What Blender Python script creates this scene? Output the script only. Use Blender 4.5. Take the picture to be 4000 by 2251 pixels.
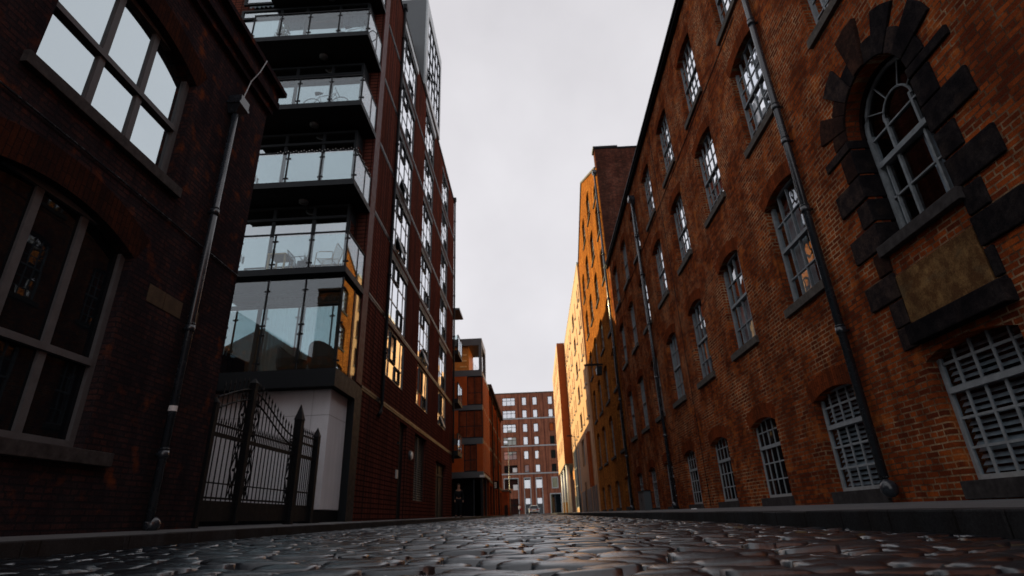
import bpy, bmesh, math, random
import numpy as np
from mathutils import Vector, Matrix
random.seed(7); rng = np.random.default_rng(7)
for o in list(bpy.data.objects): bpy.data.objects.remove(o)
SC = bpy.context.scene
COL = SC.collection

# ---------------------------------------------------------------- camera, sky, sun, exposure
cam = bpy.data.cameras.new('camera'); camo = bpy.data.objects.new('camera', cam); COL.objects.link(camo)
cam.sensor_width = 36; cam.sensor_fit = 'HORIZONTAL'; cam.lens = 18.887
cam.clip_start = .02; cam.clip_end = 2000
_R = Vector((0.99841, 0.04402, -0.03523)); _U = Vector((0.04973, -0.3931, 0.91815)); _F = Vector((-0.02656, 0.91844, 0.39467))
m = Matrix((( _R[0], _U[0], -_F[0], 0), (_R[1], _U[1], -_F[1], 0), (_R[2], _U[2], -_F[2], .16), (0, 0, 0, 1)))
camo.matrix_world = m
cam.dof.use_dof = True; cam.dof.focus_distance = 3.2; cam.dof.aperture_fstop = 2.8
SC.camera = camo
SC.view_settings.view_transform = 'Standard'; SC.view_settings.look = 'None'; SC.view_settings.gamma = 1
SC.view_settings.exposure = 0.7
SUN_DIR = Vector((-1, .76, .586)).normalized()          # towards the sun
world = bpy.data.worlds.new('World'); SC.world = world; world.use_nodes = True
nt = world.node_tree; nt.nodes.clear()
wo = nt.nodes.new('ShaderNodeOutputWorld'); bg = nt.nodes.new('ShaderNodeBackground')
sky = nt.nodes.new('ShaderNodeTexSky'); sky.sky_type = 'NISHITA'; sky.sun_disc = False
sky.sun_elevation = math.radians(25); sky.sun_rotation = math.radians(307.2); sky.air_density = 1.0; sky.dust_density = 2.0
tc = nt.nodes.new('ShaderNodeTexCoord')
cl = nt.nodes.new('ShaderNodeTexNoise'); cl.inputs['Scale'].default_value = 3.0; cl.inputs['Detail'].default_value = 5; cl.inputs['Roughness'].default_value = .5
nt.links.new(tc.outputs['Generated'], cl.inputs['Vector'])
cr = nt.nodes.new('ShaderNodeValToRGB')
cr.color_ramp.elements[0].position = .38; cr.color_ramp.elements[0].color = (4.5, 4.36, 4.52, 1)
cr.color_ramp.elements[1].position = .66; cr.color_ramp.elements[1].color = (5.2, 5.06, 5.22, 1)
nt.links.new(cl.outputs['Fac'], cr.inputs['Fac'])
mx = nt.nodes.new('ShaderNodeMix'); mx.data_type = 'RGBA'; mx.inputs[0].default_value = .93
nt.links.new(sky.outputs['Color'], mx.inputs[6]); gs = nt.nodes.new('ShaderNodeSeparateXYZ'); nt.links.new(tc.outputs['Generated'], gs.inputs[0])
gm = nt.nodes.new('ShaderNodeMapRange'); gm.inputs[1].default_value = 0.; gm.inputs[2].default_value = .9; gm.inputs[3].default_value = 1.1; gm.inputs[4].default_value = .93; nt.links.new(gs.outputs[2], gm.inputs[0])
vs_ = nt.nodes.new('ShaderNodeVectorMath'); vs_.operation = 'SCALE'; nt.links.new(cr.outputs['Color'], vs_.inputs[0]); nt.links.new(gm.outputs[0], vs_.inputs['Scale'])
nt.links.new(vs_.outputs[0], mx.inputs[7])
nt.links.new(mx.outputs[2], bg.inputs['Color']); bg.inputs['Strength'].default_value = .1
nt.links.new(bg.outputs[0], wo.inputs['Surface'])
sl = bpy.data.lights.new('sun', 'SUN'); sl.energy = 4.6; sl.angle = math.radians(.5); sl.color = (1, .80, .40)
so = bpy.data.objects.new('sun', sl); COL.objects.link(so); so.location = (-60, 45, 60)
so.rotation_euler = SUN_DIR.to_track_quat('Z', 'Y').to_euler()
try:
    SC.cycles.max_bounces = 8; SC.cycles.diffuse_bounces = 4; SC.cycles.glossy_bounces = 4; SC.cycles.transparent_max_bounces = 12
    SC.cycles.caustics_reflective = False; SC.cycles.caustics_refractive = False
    SC.cycles.use_denoising = True; SC.cycles.sample_clamp_indirect = 6
except Exception: pass

# ---------------------------------------------------------------- materials
def new_mat(name):
    mt = bpy.data.materials.new(name); mt.use_nodes = True; t = mt.node_tree; t.nodes.clear()
    out = t.nodes.new('ShaderNodeOutputMaterial'); return mt, t, out
def N(t, kind, **kw):
    n = t.nodes.new(kind)
    for k, v in kw.items():
        if k in n.inputs: n.inputs[k].default_value = v
        else: setattr(n, k, v)
    return n
def ramp(t, p0, c0, p1, c1):
    r = N(t, 'ShaderNodeValToRGB'); e = r.color_ramp.elements
    e[0].position = p0; e[0].color = (*c0, 1) if len(c0) == 3 else c0
    e[1].position = p1; e[1].color = (*c1, 1) if len(c1) == 3 else c1
    return r
def mixc(t, fac, a, b, mode='MIX'):
    n = N(t, 'ShaderNodeMix', data_type='RGBA', blend_type=mode)
    for i, v in ((0, fac), (6, a), (7, b)):
        if hasattr(v, 'links') or hasattr(v, 'is_linked'): t.links.new(v, n.inputs[i])
        else: n.inputs[i].default_value = v if i == 0 else ((*v, 1) if len(v) == 3 else v)
    return n.outputs[2]
def principled(t, out, color, rough=.7, spec=.5, metal=0., normal=None):
    p = N(t, 'ShaderNodeBsdfPrincipled')
    for s, v in (('Base Color', color), ('Roughness', rough)):
        if hasattr(v, 'is_linked'): t.links.new(v, p.inputs[s])
        else: p.inputs[s].default_value = (*v, 1) if s == 'Base Color' else v
    p.inputs['Specular IOR Level'].default_value = spec; p.inputs['Metallic'].default_value = metal
    if normal is not None: t.links.new(normal, p.inputs['Normal'])
    t.links.new(p.outputs[0], out.inputs['Surface']); return p
def objvec(t, mode='wall'):
    tc = N(t, 'ShaderNodeTexCoord')
    if mode == 'obj': return tc.outputs['Object']
    s = N(t, 'ShaderNodeSeparateXYZ'); t.links.new(tc.outputs['Object'], s.inputs[0])
    c = N(t, 'ShaderNodeCombineXYZ')
    if mode == 'floor':
        t.links.new(s.outputs[1], c.inputs[0]); t.links.new(s.outputs[0], c.inputs[1]); return c.outputs[0]
    a = N(t, 'ShaderNodeMath', operation='ADD'); t.links.new(s.outputs[0], a.inputs[0]); t.links.new(s.outputs[1], a.inputs[1])
    if mode == 'wall': t.links.new(a.outputs[0], c.inputs[0]); t.links.new(s.outputs[2], c.inputs[1])
    else: t.links.new(s.outputs[2], c.inputs[0]); t.links.new(a.outputs[0], c.inputs[1])   # 'soldier'
    return c.outputs[0]
def plain(name, color, rough=.6, spec=.1, metal=0., var=.25, scale=6., bump=.0):
    mt, t, out = new_mat(name); v = objvec(t, 'obj')
    n = N(t, 'ShaderNodeTexNoise', Scale=scale, Detail=6., Roughness=.65); t.links.new(v, n.inputs['Vector'])
    r = ramp(t, .3, [c*(1-var) for c in color], .7, [min(1, c*(1+var)) for c in color]); t.links.new(n.outputs['Fac'], r.inputs[0])
    rr = ramp(t, .3, (max(.02, rough-.12),)*3, .7, (min(1, rough+.12),)*3); t.links.new(n.outputs['Fac'], rr.inputs[0])
    nm = None
    if bump:
        b = N(t, 'ShaderNodeBump', Strength=bump, Distance=.01); t.links.new(n.outputs['Fac'], b.inputs['Height']); nm = b.outputs[0]
    principled(t, out, r.outputs[0], rr.outputs[0], spec, metal, nm); return mt
def brick(name, c1, c2, dark, mort, mort2, bw=.225, bh=.075, ms=.009, offset=.5, mode='wall', rough=.85, spec=.0,
          darkamt=.5, stain=(.02, .015, .012), stain_amt=.5, bump=.5, streak=.45, light=None, mort_pos=(.45, .62)):
    mt, t, out = new_mat(name); v = objvec(t, mode); vo = objvec(t, 'obj')
    # slight wobble of the courses
    wn = N(t, 'ShaderNodeTexNoise', Scale=2.5, Detail=2.); t.links.new(vo, wn.inputs['Vector'])
    sub = N(t, 'ShaderNodeVectorMath', operation='SUBTRACT'); t.links.new(wn.outputs['Color'], sub.inputs[0]); sub.inputs[1].default_value = (.5, .5, .5)
    sc_ = N(t, 'ShaderNodeVectorMath', operation='SCALE'); t.links.new(sub.outputs[0], sc_.inputs[0]); sc_.inputs['Scale'].default_value = .02 if offset else 0.
    ad = N(t, 'ShaderNodeVectorMath', operation='ADD'); t.links.new(v, ad.inputs[0]); t.links.new(sc_.outputs[0], ad.inputs[1])
    b = N(t, 'ShaderNodeTexBrick', offset=offset, offset_frequency=2, squash=.55 if offset else 1., squash_frequency=4 if offset else 2)
    t.links.new(ad.outputs[0], b.inputs['Vector'])
    for k, val in (('Scale', 1.), ('Mortar Size', ms), ('Mortar Smooth', .15), ('Bias', 0.), ('Brick Width', bw), ('Row Height', bh)): b.inputs[k].default_value = val
    b.inputs['Color1'].default_value = (*c1, 1); b.inputs['Color2'].default_value = (*c2, 1)
    n1 = N(t, 'ShaderNodeTexNoise', Scale=.8, Detail=7., Roughness=.7); t.links.new(vo, n1.inputs['Vector'])
    n2 = N(t, 'ShaderNodeTexNoise', Scale=7., Detail=4., Roughness=.7); t.links.new(vo, n2.inputs['Vector'])
    n3 = N(t, 'ShaderNodeTexNoise', Scale=60., Detail=3., Roughness=.7); t.links.new(vo, n3.inputs['Vector'])
    mr = ramp(t, mort_pos[0], mort, mort_pos[1], mort2); t.links.new(n1.outputs['Fac'], mr.inputs[0]); t.links.new(mr.outputs[0], b.inputs['Mortar'])
    r2 = ramp(t, .42, (darkamt,)*3, .66, (0, 0, 0)); t.links.new(n2.outputs['Fac'], r2.inputs[0])
    c = mixc(t, r2.outputs[0], b.outputs['Color'], dark)
    if light:
        nl = N(t, 'ShaderNodeTexNoise', Scale=3.3, Detail=5.); t.links.new(vo, nl.inputs['Vector'])
        rl = ramp(t, .58, (0, 0, 0), .74, (.75,)*3); t.links.new(nl.outputs['Fac'], rl.inputs[0]); c = mixc(t, rl.outputs[0], c, light)
    r1 = ramp(t, .38, (stain_amt,)*3, .62, (0, 0, 0)); t.links.new(n1.outputs['Fac'], r1.inputs[0])
    c = mixc(t, r1.outputs[0], c, stain)
    mp = N(t, 'ShaderNodeMapping'); mp.inputs['Scale'].default_value = (2.2, 2.2, .16); t.links.new(vo, mp.inputs['Vector'])
    n4 = N(t, 'ShaderNodeTexNoise', Scale=1., Detail=5., Roughness=.6); t.links.new(mp.outputs[0], n4.inputs['Vector'])
    r4 = ramp(t, .40, (streak,)*3, .58, (0, 0, 0)); t.links.new(n4.outputs['Fac'], r4.inputs[0]); c = mixc(t, r4.outputs[0], c, stain)
    r3 = ramp(t, .3, (.7,)*3, .7, (1.3,)*3); t.links.new(n3.outputs['Fac'], r3.inputs[0])
    c = mixc(t, 1., c, r3.outputs[0], 'MULTIPLY')
    iv = N(t, 'ShaderNodeMath', operation='MULTIPLY_ADD'); t.links.new(b.outputs['Fac'], iv.inputs[0]); iv.inputs[1].default_value = -1.; 
    t.links.new(n2.outputs['Fac'], iv.inputs[2])
    bp = N(t, 'ShaderNodeBump', Strength=bump, Distance=.012); t.links.new(iv.outputs[0], bp.inputs['Height'])
    principled(t, out, c, rough, spec, 0., bp.outputs[0]); return mt
def glass(name, dark=(.006, .008, .01), refl=.3, clear=False, tint=(.9, .95, .96), wav=.0, rough=.015, scale=2., gain=1.5, gcol=(.93, .96, 1)):
    mt, t, out = new_mat(name)
    fr = N(t, 'ShaderNodeFresnel', IOR=1.55); geo = N(t, 'ShaderNodeNewGeometry')
    io = N(t, 'ShaderNodeMath', operation='MULTIPLY_ADD'); t.links.new(geo.outputs['Backfacing'], io.inputs[0]); io.inputs[1].default_value = 1/1.55-1.55; io.inputs[2].default_value = 1.55
    t.links.new(io.outputs[0], fr.inputs['IOR'])           # same reflectance from either side of a thin pane
    f = N(t, 'ShaderNodeMath', operation='MULTIPLY_ADD', use_clamp=True); t.links.new(fr.outputs[0], f.inputs[0]); f.inputs[1].default_value = gain; f.inputs[2].default_value = refl
    g = N(t, 'ShaderNodeBsdfGlossy', Roughness=rough); g.inputs['Color'].default_value = (*gcol, 1)
    if wav:
        n = N(t, 'ShaderNodeTexNoise', Scale=scale, Detail=1.); t.links.new(objvec(t, 'obj'), n.inputs['Vector'])
        b = N(t, 'ShaderNodeBump', Strength=wav, Distance=.02); t.links.new(n.outputs['Fac'], b.inputs['Height']); t.links.new(b.outputs[0], g.inputs['Normal'])
    if clear: a = N(t, 'ShaderNodeBsdfTransparent'); a.inputs['Color'].default_value = (*tint, 1)
    else: a = N(t, 'ShaderNodeBsdfDiffuse'); a.inputs['Color'].default_value = (*dark, 1)
    ms = N(t, 'ShaderNodeMixShader'); t.links.new(f.outputs[0], ms.inputs[0]); t.links.new(a.outputs[0], ms.inputs[1]); t.links.new(g.outputs[0], ms.inputs[2])
    t.links.new(ms.outputs[0], out.inputs['Surface']); return mt

M = {}
M['brick_red'] = brick('red_brick', (.58, .125, .028), (.17, .036, .017), (.07, .020, .014), (.13, .075, .045), (.66, .45, .26), light=(.66, .19, .04), stain=(.06, .018, .011), stain_amt=.28, darkamt=.36, streak=.36, bump=1.2, ms=.0105, mort_pos=(.44, .60))
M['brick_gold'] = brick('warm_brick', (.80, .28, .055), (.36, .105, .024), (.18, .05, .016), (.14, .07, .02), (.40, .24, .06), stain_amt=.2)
M['brick_side'] = brick('brown_brick', (.26, .075, .045), (.11, .034, .026), (.05, .02, .018), (.06, .04, .03), (.26, .16, .11), stain_amt=.4)
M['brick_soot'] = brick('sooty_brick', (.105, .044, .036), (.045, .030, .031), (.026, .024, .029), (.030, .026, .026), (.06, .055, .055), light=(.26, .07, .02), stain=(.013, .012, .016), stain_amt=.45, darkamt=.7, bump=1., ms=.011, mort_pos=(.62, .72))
M['arch_red'] = brick('gauged_brick', (.38, .080, .022), (.24, .050, .018), (.12, .03, .014), (.06, .025, .016), (.09, .04, .02), bw=.3, bh=.07, ms=.005, mode='soldier', stain_amt=.3)
M['arch_soot'] = brick('sooty_arch_brick', (.085, .027, .012), (.05, .019, .012), (.03, .014, .011), (.015, .010, .009), (.03, .018, .014), bw=.3, bh=.075, ms=.006, mode='soldier', stain=(.012, .010, .011), stain_amt=.5)
M['tile'] = brick('glazed_tile_cladding', (.17, .050, .034), (.13, .041, .030), (.10, .036, .031), (.012, .006, .005), (.008, .005, .005), bw=.32, bh=.16, ms=.02, offset=0., rough=.6, spec=.0, stain_amt=.2, darkamt=.25, bump=.6)
M['tile_trim'] = plain('maroon_trim', (.075, .018, .016), .5, var=.2)
M['brick_far'] = brick('far_brick', (.50, .19, .10), (.42, .155, .085), (.34, .12, .075), (.14, .08, .07), (.16, .09, .08), stain_amt=.2)
M['terracotta'] = plain('terracotta_panel', (.27, .07, .020), .55, var=.16, scale=1.2)
M['render'] = plain('buff_render', (.60, .36, .21), .75, var=.12, scale=.9)
M['orange_panel'] = plain('orange_panel', (.40, .085, .018), .55, var=.2, scale=2.)
M['brick_vict'] = brick('orange_brick', (.36, .08, .022), (.26, .055, .02), (.16, .04, .02), (.12, .06, .04), (.2, .1, .06), stain_amt=.35)
M['timber'] = plain('amber_timber', (.60, .24, .05), .5, var=.25, scale=5.)
M['timber_light'] = plain('pale_timber', (.85, .55, .22), .5)
M['stone_dark'] = brick('dark_stone', (.050, .040, .038), (.032, .028, .030), (.014, .013, .015), (.03, .03, .03), (.03, .03, .03), bw=9, bh=9, ms=0., light=(.062, .044, .036), stain=(.007, .007, .009), stain_amt=.7, darkamt=.8, bump=1.)
M['stone_brown'] = brick('brown_stone', (.085, .040, .028), (.07, .036, .026), (.022, .015, .014), (.03, .03, .03), (.03, .03, .03), bw=9, bh=9, ms=0., light=(.12, .07, .045), stain=(.018, .013, .013), stain_amt=.6, darkamt=.8, bump=1.)
M['stone_mid'] = brick('grey_brown_stone', (.10, .068, .056), (.075, .058, .052), (.026, .022, .024), (.03, .03, .03), (.03, .03, .03), bw=9, bh=9, ms=0., light=(.11, .075, .055), stain=(.014, .012, .014), stain_amt=.65, darkamt=.85, bump=1.)
M['stone_buff'] = brick('buff_stone', (.38, .22, .09), (.31, .17, .07), (.14, .065, .028), (.2, .13, .06), (.2, .13, .06), bw=9, bh=9, ms=0., light=(.22, .17, .10), stain=(.06, .035, .02), stain_amt=.6, darkamt=.9, bump=.5)
M['stone_tie'] = plain('pale_tie_stone', (.09, .065, .042), .8, var=.35, scale=5., bump=.4)
M['sill'] = plain('sill_stone', (.10, .088, .078), .8, var=.4, scale=9., bump=.3)
M['sill_dark'] = plain('dark_sill_stone', (.05, .045, .045), .8, var=.5, scale=9., bump=.3)
M['paint_white'] = plain('weathered_white_paint', (.34, .37, .39), .5, var=.2, scale=9.)
M['paint_grey'] = plain('grey_paint', (.26, .29, .31), .5, var=.25, scale=9.)
M['paint_taupe'] = plain('taupe_paint', (.115, .115, .12), .45, var=.18, scale=5.)
M['iron'] = plain('black_iron', (.006, .007, .009), .6, spec=.15, var=.2, scale=8.)
M['iron_pipe'] = plain('painted_pipe', (.022, .028, .036), .24, spec=.7, var=.12, scale=5.)
M['metal_dark'] = plain('dark_grey_metal', (.012, .015, .018), .55, spec=.15, var=.12)
M['band_metal'] = plain('band_metal', (.035, .035, .038), .4, spec=.2, var=.12)
M['metal_mid'] = plain('blue_grey_metal', (.075, .088, .098), .4, spec=.55, var=.12, scale=1.5)
M['metal_pale'] = plain('pale_metal', (.40, .44, .46), .35, spec=.6, var=.1)
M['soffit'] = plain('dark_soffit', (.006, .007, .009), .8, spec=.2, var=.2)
M['concrete'] = brick('white_concrete', (.80, .82, .86), (.76, .78, .82), (.66, .68, .72), (.5, .51, .54), (.5, .51, .54), bw=2.2, bh=9, ms=.012, offset=0., stain=(.5, .51, .53), stain_amt=.25, darkamt=.15, bump=.15, streak=.3)
M['white'] = plain('white_paint', (.78, .78, .78), .4, var=.06)
M['pave'] = brick('pavement_slabs', (.17, .175, .18), (.14, .145, .15), (.10, .105, .11), (.05, .05, .05), (.07, .07, .07), bw=.9, bh=.6, ms=.012, mode='floor', rough=.6, spec=.2, stain=(.09, .09, .095), stain_amt=.5, bump=.2)
M['kerb'] = brick('kerb_stone', (.060, .063, .068), (.045, .048, .052), (.025, .026, .03), (.02, .02, .02), (.03, .03, .03), bw=1.1, bh=3., ms=.012, mode='floor', rough=.7, spec=.08, stain_amt=.4, bump=.4)
M['grit'] = plain('joint_grit', (.010, .011, .012), .9, var=.5, scale=30., bump=.4)
M['asphalt'] = plain('asphalt', (.06, .06, .063), .8, var=.3, scale=5.)
M['slate'] = plain('slate', (.05, .05, .055), .6, var=.3)
M['g_old'] = glass('old_window_glass', refl=.72, wav=.06, scale=3., gain=2.)
M['g_sash'] = glass('clear_sash_glass', refl=.22, clear=True, tint=(.75, .82, .84), wav=.12, scale=3.)
M['g_mirror'] = glass('coated_glass', (.03, .04, .045), refl=.62, wav=.02, gcol=(.84, .96, 1))
M['g_dark'] = glass('dim_glass', (.006, .009, .012), refl=.012, wav=.04, gain=.6)
M['g_apt'] = glass('apartment_glass', refl=.82, wav=.03)
M['g_door'] = glass('door_glass', refl=.42, clear=True, tint=(.6, .68, .72), wav=.02, gcol=(.85, .95, 1))
M['g_bal'] = glass('balcony_glass', refl=.03, gain=1.1, clear=True, tint=(.86, .94, .95))
M['g_dim'] = glass('dim_clear_glass', refl=.07, gain=.8, clear=True, tint=(.7, .76, .8))
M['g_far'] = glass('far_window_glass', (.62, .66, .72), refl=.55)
M['curtain'] = plain('white_curtain', (.66, .70, .74), .9, var=.08)
M['louver'] = plain('louver_slats', (.42, .46, .48), .5, var=.2)
M['black'] = plain('matt_black', (.006, .006, .008), .9, spec=.1)
M['yellow'] = plain('amber_paint', (.55, .26, .03), .6, var=.2)
M['wood'] = plain('pale_wood', (.38, .24, .08), .5, var=.3)
M['copper'] = plain('tan_metal', (.42, .27, .19), .4)
M['leaf'] = plain('leaf_green', (.035, .06, .03), .6, var=.4)
M['silver'] = plain('silver_paint', (.55, .56, .58), .25, var=.05)
M['rubber'] = plain('rubber', (.015, .015, .015), .8)
M['skin'] = plain('skin', (.42, .22, .15), .6, var=.1)
M['cloth_dark'] = plain('dark_cloth', (.012, .013, .016), .9)
M['cloth_white'] = plain('white_cloth', (.7, .7, .72), .9)
M['cloth_red'] = plain('red_cloth', (.3, .03, .04), .9)
M['hair'] = plain('brown_hair', (.04, .025, .018), .7)
M['redglass'] = plain('red_lamp', (.35, .02, .02), .3)
M['bulb'] = plain('white_bulb', (.9, .9, .88), .3)

# cobbles: each sett has its own grey from the 'tone' attribute; worn yellow line paint near the right kerb
mt, t, out = new_mat('granite_setts'); v = objvec(t, 'obj')
at = N(t, 'ShaderNodeAttribute', attribute_name='tone')
rt = ramp(t, 0., (.003, .004, .006), 1., (.017, .021, .027)); t.links.new(at.outputs['Fac'], rt.inputs[0])
n = N(t, 'ShaderNodeTexNoise', Scale=60., Detail=7., Roughness=.75); t.links.new(v, n.inputs['Vector'])
rn = ramp(t, .3, (.6,)*3, .72, (1.5,)*3); t.links.new(n.outputs['Fac'], rn.inputs[0])
c = mixc(t, 1., rt.outputs[0], rn.outputs[0], 'MULTIPLY')
s = N(t, 'ShaderNodeSeparateXYZ'); t.links.new(v, s.inputs[0])
def band(lo, hi):
    a = N(t, 'ShaderNodeMath', operation='GREATER_THAN'); t.links.new(s.outputs[0], a.inputs[0]); a.inputs[1].default_value = lo
    b = N(t, 'ShaderNodeMath', operation='LESS_THAN'); t.links.new(s.outputs[0], b.inputs[0]); b.inputs[1].default_value = hi
    k = N(t, 'ShaderNodeMath', operation='MULTIPLY'); t.links.new(a.outputs[0], k.inputs[0]); t.links.new(b.outputs[0], k.inputs[1]); return k.outputs[0]
ysum = N(t, 'ShaderNodeMath', operation='ADD', use_clamp=True); t.links.new(band(1.75, 1.83), ysum.inputs[0]); t.links.new(band(1.95, 2.03), ysum.inputs[1])
wear = ramp(t, .5, (0,)*3, .6, (.6,)*3)
nw = N(t, 'ShaderNodeTexNoise', Scale=5., Detail=5.); t.links.new(v, nw.inputs['Vector']); t.links.new(nw.outputs['Fac'], wear.inputs[0])
yk = N(t, 'ShaderNodeMath', operation='MULTIPLY'); t.links.new(ysum.outputs[0], yk.inputs[0]); t.links.new(wear.outputs[0], yk.inputs[1])
c = mixc(t, yk.outputs[0], c, (.20, .13, .04))
n2 = N(t, 'ShaderNodeTexNoise', Scale=1.2, Detail=4.); t.links.new(v, n2.inputs['Vector'])
rr = ramp(t, .3, (.26,)*3, .7, (.5,)*3); t.links.new(n2.outputs['Fac'], rr.inputs[0])
wet = ramp(t, .40, (.6,)*3, .56, (1.,)*3); t.links.new(n2.outputs['Fac'], wet.inputs[0])
bp = N(t, 'ShaderNodeBump', Strength=.4, Distance=.004); t.links.new(n.outputs['Fac'], bp.inputs['Height'])
pb = principled(t, out, c, rr.outputs[0], .4, 0., bp.outputs[0]); pb.inputs['Coat Tint'].default_value = (.86, .95, 1, 1); pb.inputs['Specular Tint'].default_value = (.8, .93, 1, 1); t.links.new(wet.outputs[0], pb.inputs['Coat Weight']); pb.inputs['Coat Roughness'].default_value = .13; pb.inputs['Coat IOR'].default_value = 1.9; t.links.new(bp.outputs[0], pb.inputs['Coat Normal']); M['setts'] = mt

# ---------------------------------------------------------------- mesh helpers
WL = {}                                                   # world location of every empty / parent
class MB:
    def __init__(self): self.v = []; self.f = []
    def face(self, pts):
        i = len(self.v); self.v += [tuple(p) for p in pts]; self.f.append(tuple(range(i, i+len(pts)))); return self
    def hexa(self, p):                                     # 8 points: bottom 4 (ccw), top 4
        i = len(self.v); self.v += [tuple(q) for q in p]
        for q in ((0, 3, 2, 1), (4, 5, 6, 7), (0, 1, 5, 4), (1, 2, 6, 5), (2, 3, 7, 6), (3, 0, 4, 7)): self.f.append(tuple(i+k for k in q))
        return self
    def box(self, x0, x1, y0, y1, z0, z1):
        x0, x1 = sorted((x0, x1)); y0, y1 = sorted((y0, y1)); z0, z1 = sorted((z0, z1))
        return self.hexa([(x0, y0, z0), (x1, y0, z0), (x1, y1, z0), (x0, y1, z0), (x0, y0, z1), (x1, y0, z1), (x1, y1, z1), (x0, y1, z1)])
    def tube(self, pts, r, n=8, closed=False):
        pts = [Vector(p) for p in pts]; L = len(pts); i0 = len(self.v)
        rs = r if isinstance(r, (list, tuple)) else [r]*L
        for k, p in enumerate(pts):
            a = pts[(k-1) % L] if (k or closed) else p; b = pts[(k+1) % L] if (k < L-1 or closed) else p
            d = (b-a).normalized(); up = Vector((0, 0, 1)) if abs(d.z) < .9 else Vector((1, 0, 0))
            s_ = d.cross(up).normalized(); w = s_.cross(d)
            for j in range(n):
                q = 2*math.pi*j/n; self.v.append(tuple(p + s_*math.cos(q)*rs[k] + w*math.sin(q)*rs[k]))
        for k in range(L if closed else L-1):
            for j in range(n):
                a = i0+k*n+j; b = i0+k*n+(j+1) % n; c2 = i0+((k+1) % L)*n+(j+1) % n; d2 = i0+((k+1) % L)*n+j
                self.f.append((a, b, c2, d2))
        if not closed:
            self.f.append(tuple(i0+j for j in range(n))[::-1]); self.f.append(tuple(i0+(L-1)*n+j for j in range(n)))
        return self
    def ball(self, c, r, n=8, sz=1.):
        pts = []; rs = []
        for k in range(n+1):
            a = -math.pi/2+math.pi*k/n; pts.append((c[0], c[1], c[2]+r*sz*math.sin(a))); rs.append(max(.0005, r*math.cos(a)))
        return self.tube(pts, rs, max(8, n))
    def prism(self, loop, d):                              # closed loop of 3D points extruded by vector d
        n = len(loop); i = len(self.v); d = Vector(d)
        self.v += [tuple(p) for p in loop] + [tuple(Vector(p)+d) for p in loop]
        self.f.append(tuple(range(i, i+n))[::-1]); self.f.append(tuple(range(i+n, i+2*n)))
        for k in range(n): self.f.append((i+k, i+(k+1) % n, i+n+(k+1) % n, i+n+k))
        return self
    def mesh(self, name, mat, smooth=False, bevel=0.):
        me = bpy.data.meshes.new(name); me.from_pydata(self.v, [], self.f)
        bm = bmesh.new(); bm.from_mesh(me); bmesh.ops.recalc_face_normals(bm, faces=bm.faces)
        if bevel:
            bmesh.ops.bevel(bm, geom=[e for e in bm.edges], offset=bevel, segments=2, profile=.6, affect='EDGES', clamp_overlap=True)
        bm.to_mesh(me); bm.free()
        if smooth:
            for p in me.polygons: p.use_smooth = len(p.vertices) == 4
        me.materials.append(M[mat] if isinstance(mat, str) else mat); return me
    def build(self, name, mat, parent=None, smooth=False, bevel=0.):
        return put(self.mesh(name, mat, smooth, bevel), name, parent)
def put(me, name, parent=None, at=(0, 0, 0)):              # at: world position of the mesh's own origin
    o = bpy.data.objects.new(name, me); COL.objects.link(o)
    WL[o] = Vector(at)
    if parent is not None: o.parent = parent; o.location = Vector(at)-WL[parent]
    else: o.location = at
    return o
def thing(name, label, cat, loc=(0, 0, 0), group=None):
    o = bpy.data.objects.new(name, None); COL.objects.link(o); o.location = loc; WL[o] = Vector(loc); o.empty_display_size = .2
    o['label'] = label; o['category'] = cat
    if group: o['group'] = group
    return o
def tag(o, label, cat, group=None):
    o['label'] = label; o['category'] = cat
    if group: o['group'] = group
    return o
def copy_tree(o, parent=None, loc=None):
    c2 = o.copy(); COL.objects.link(c2)
    if parent is not None: c2.parent = parent
    if loc is not None: c2.location = loc
    for ch in list(o.children): copy_tree(ch, c2)
    return c2
SIDE = {'R': lambda u, d, v: (d, u, v), 'L': lambda u, d, v: (-d, u, v), 'F': lambda u, d, v: (u, d, v)}
def arch(u0, u1, v0, vs, rise=0., n=10):                   # opening outline in (u, v); segmental head above the springing vs
    if rise <= 0: return [(u0, v0), (u1, v0), (u1, vs), (u0, vs)]
    w = (u1-u0)/2; r = (w*w+rise*rise)/(2*rise); cu = (u0+u1)/2; cv = vs+rise-r; a = math.asin(min(1, w/r))
    if rise > w*.98: a = math.pi/2; r = w; cv = vs
    return [(u0, v0), (u1, v0)] + [(cu+r*math.sin(a-2*a*k/n), cv+r*math.cos(a-2*a*k/n)) for k in range(n+1)]
def facade(mb, side, plane, outer, holes, depth=.16):
    S = SIDE[side]; P = {'R': (plane, 0, 0), 'L': (plane, 0, 0), 'F': (0, plane, 0)}[side]
    w3 = lambda u, d, v: tuple(a+b for a, b in zip(S(u, d, v), P))
    bm = bmesh.new(); edges = []
    for lp in [outer]+holes:
        vs = [bm.verts.new((u, v, 0)) for u, v in lp]
        edges += [bm.edges.new((vs[k], vs[(k+1) % len(vs)])) for k in range(len(vs))]
    bmesh.ops.triangle_fill(bm, use_beauty=True, use_dissolve=False, edges=edges, normal=(0, 0, 1))
    bm.verts.ensure_lookup_table(); bm.verts.index_update(); i = len(mb.v)
    mb.v += [w3(q.co.x, 0, q.co.y) for q in bm.verts]
    for fc in bm.faces: mb.f.append(tuple(i+q.index for q in fc.verts))
    bm.free()
    for lp in holes:
        for k in range(len(lp)):
            a, b = lp[k], lp[(k+1) % len(lp)]
            mb.face([w3(a[0], 0, a[1]), w3(b[0], 0, b[1]), w3(b[0], depth, b[1]), w3(a[0], depth, a[1])])
    return mb
def lbox(mb, side, u0, u1, d0, d1, v0, v1):                # a box in (u, depth, v)
    S = SIDE[side]; a = S(u0, d0, v0); b = S(u1, d1, v1)
    return mb.box(a[0], b[0], a[1], b[1], a[2], b[2])
_wm = {}
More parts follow.
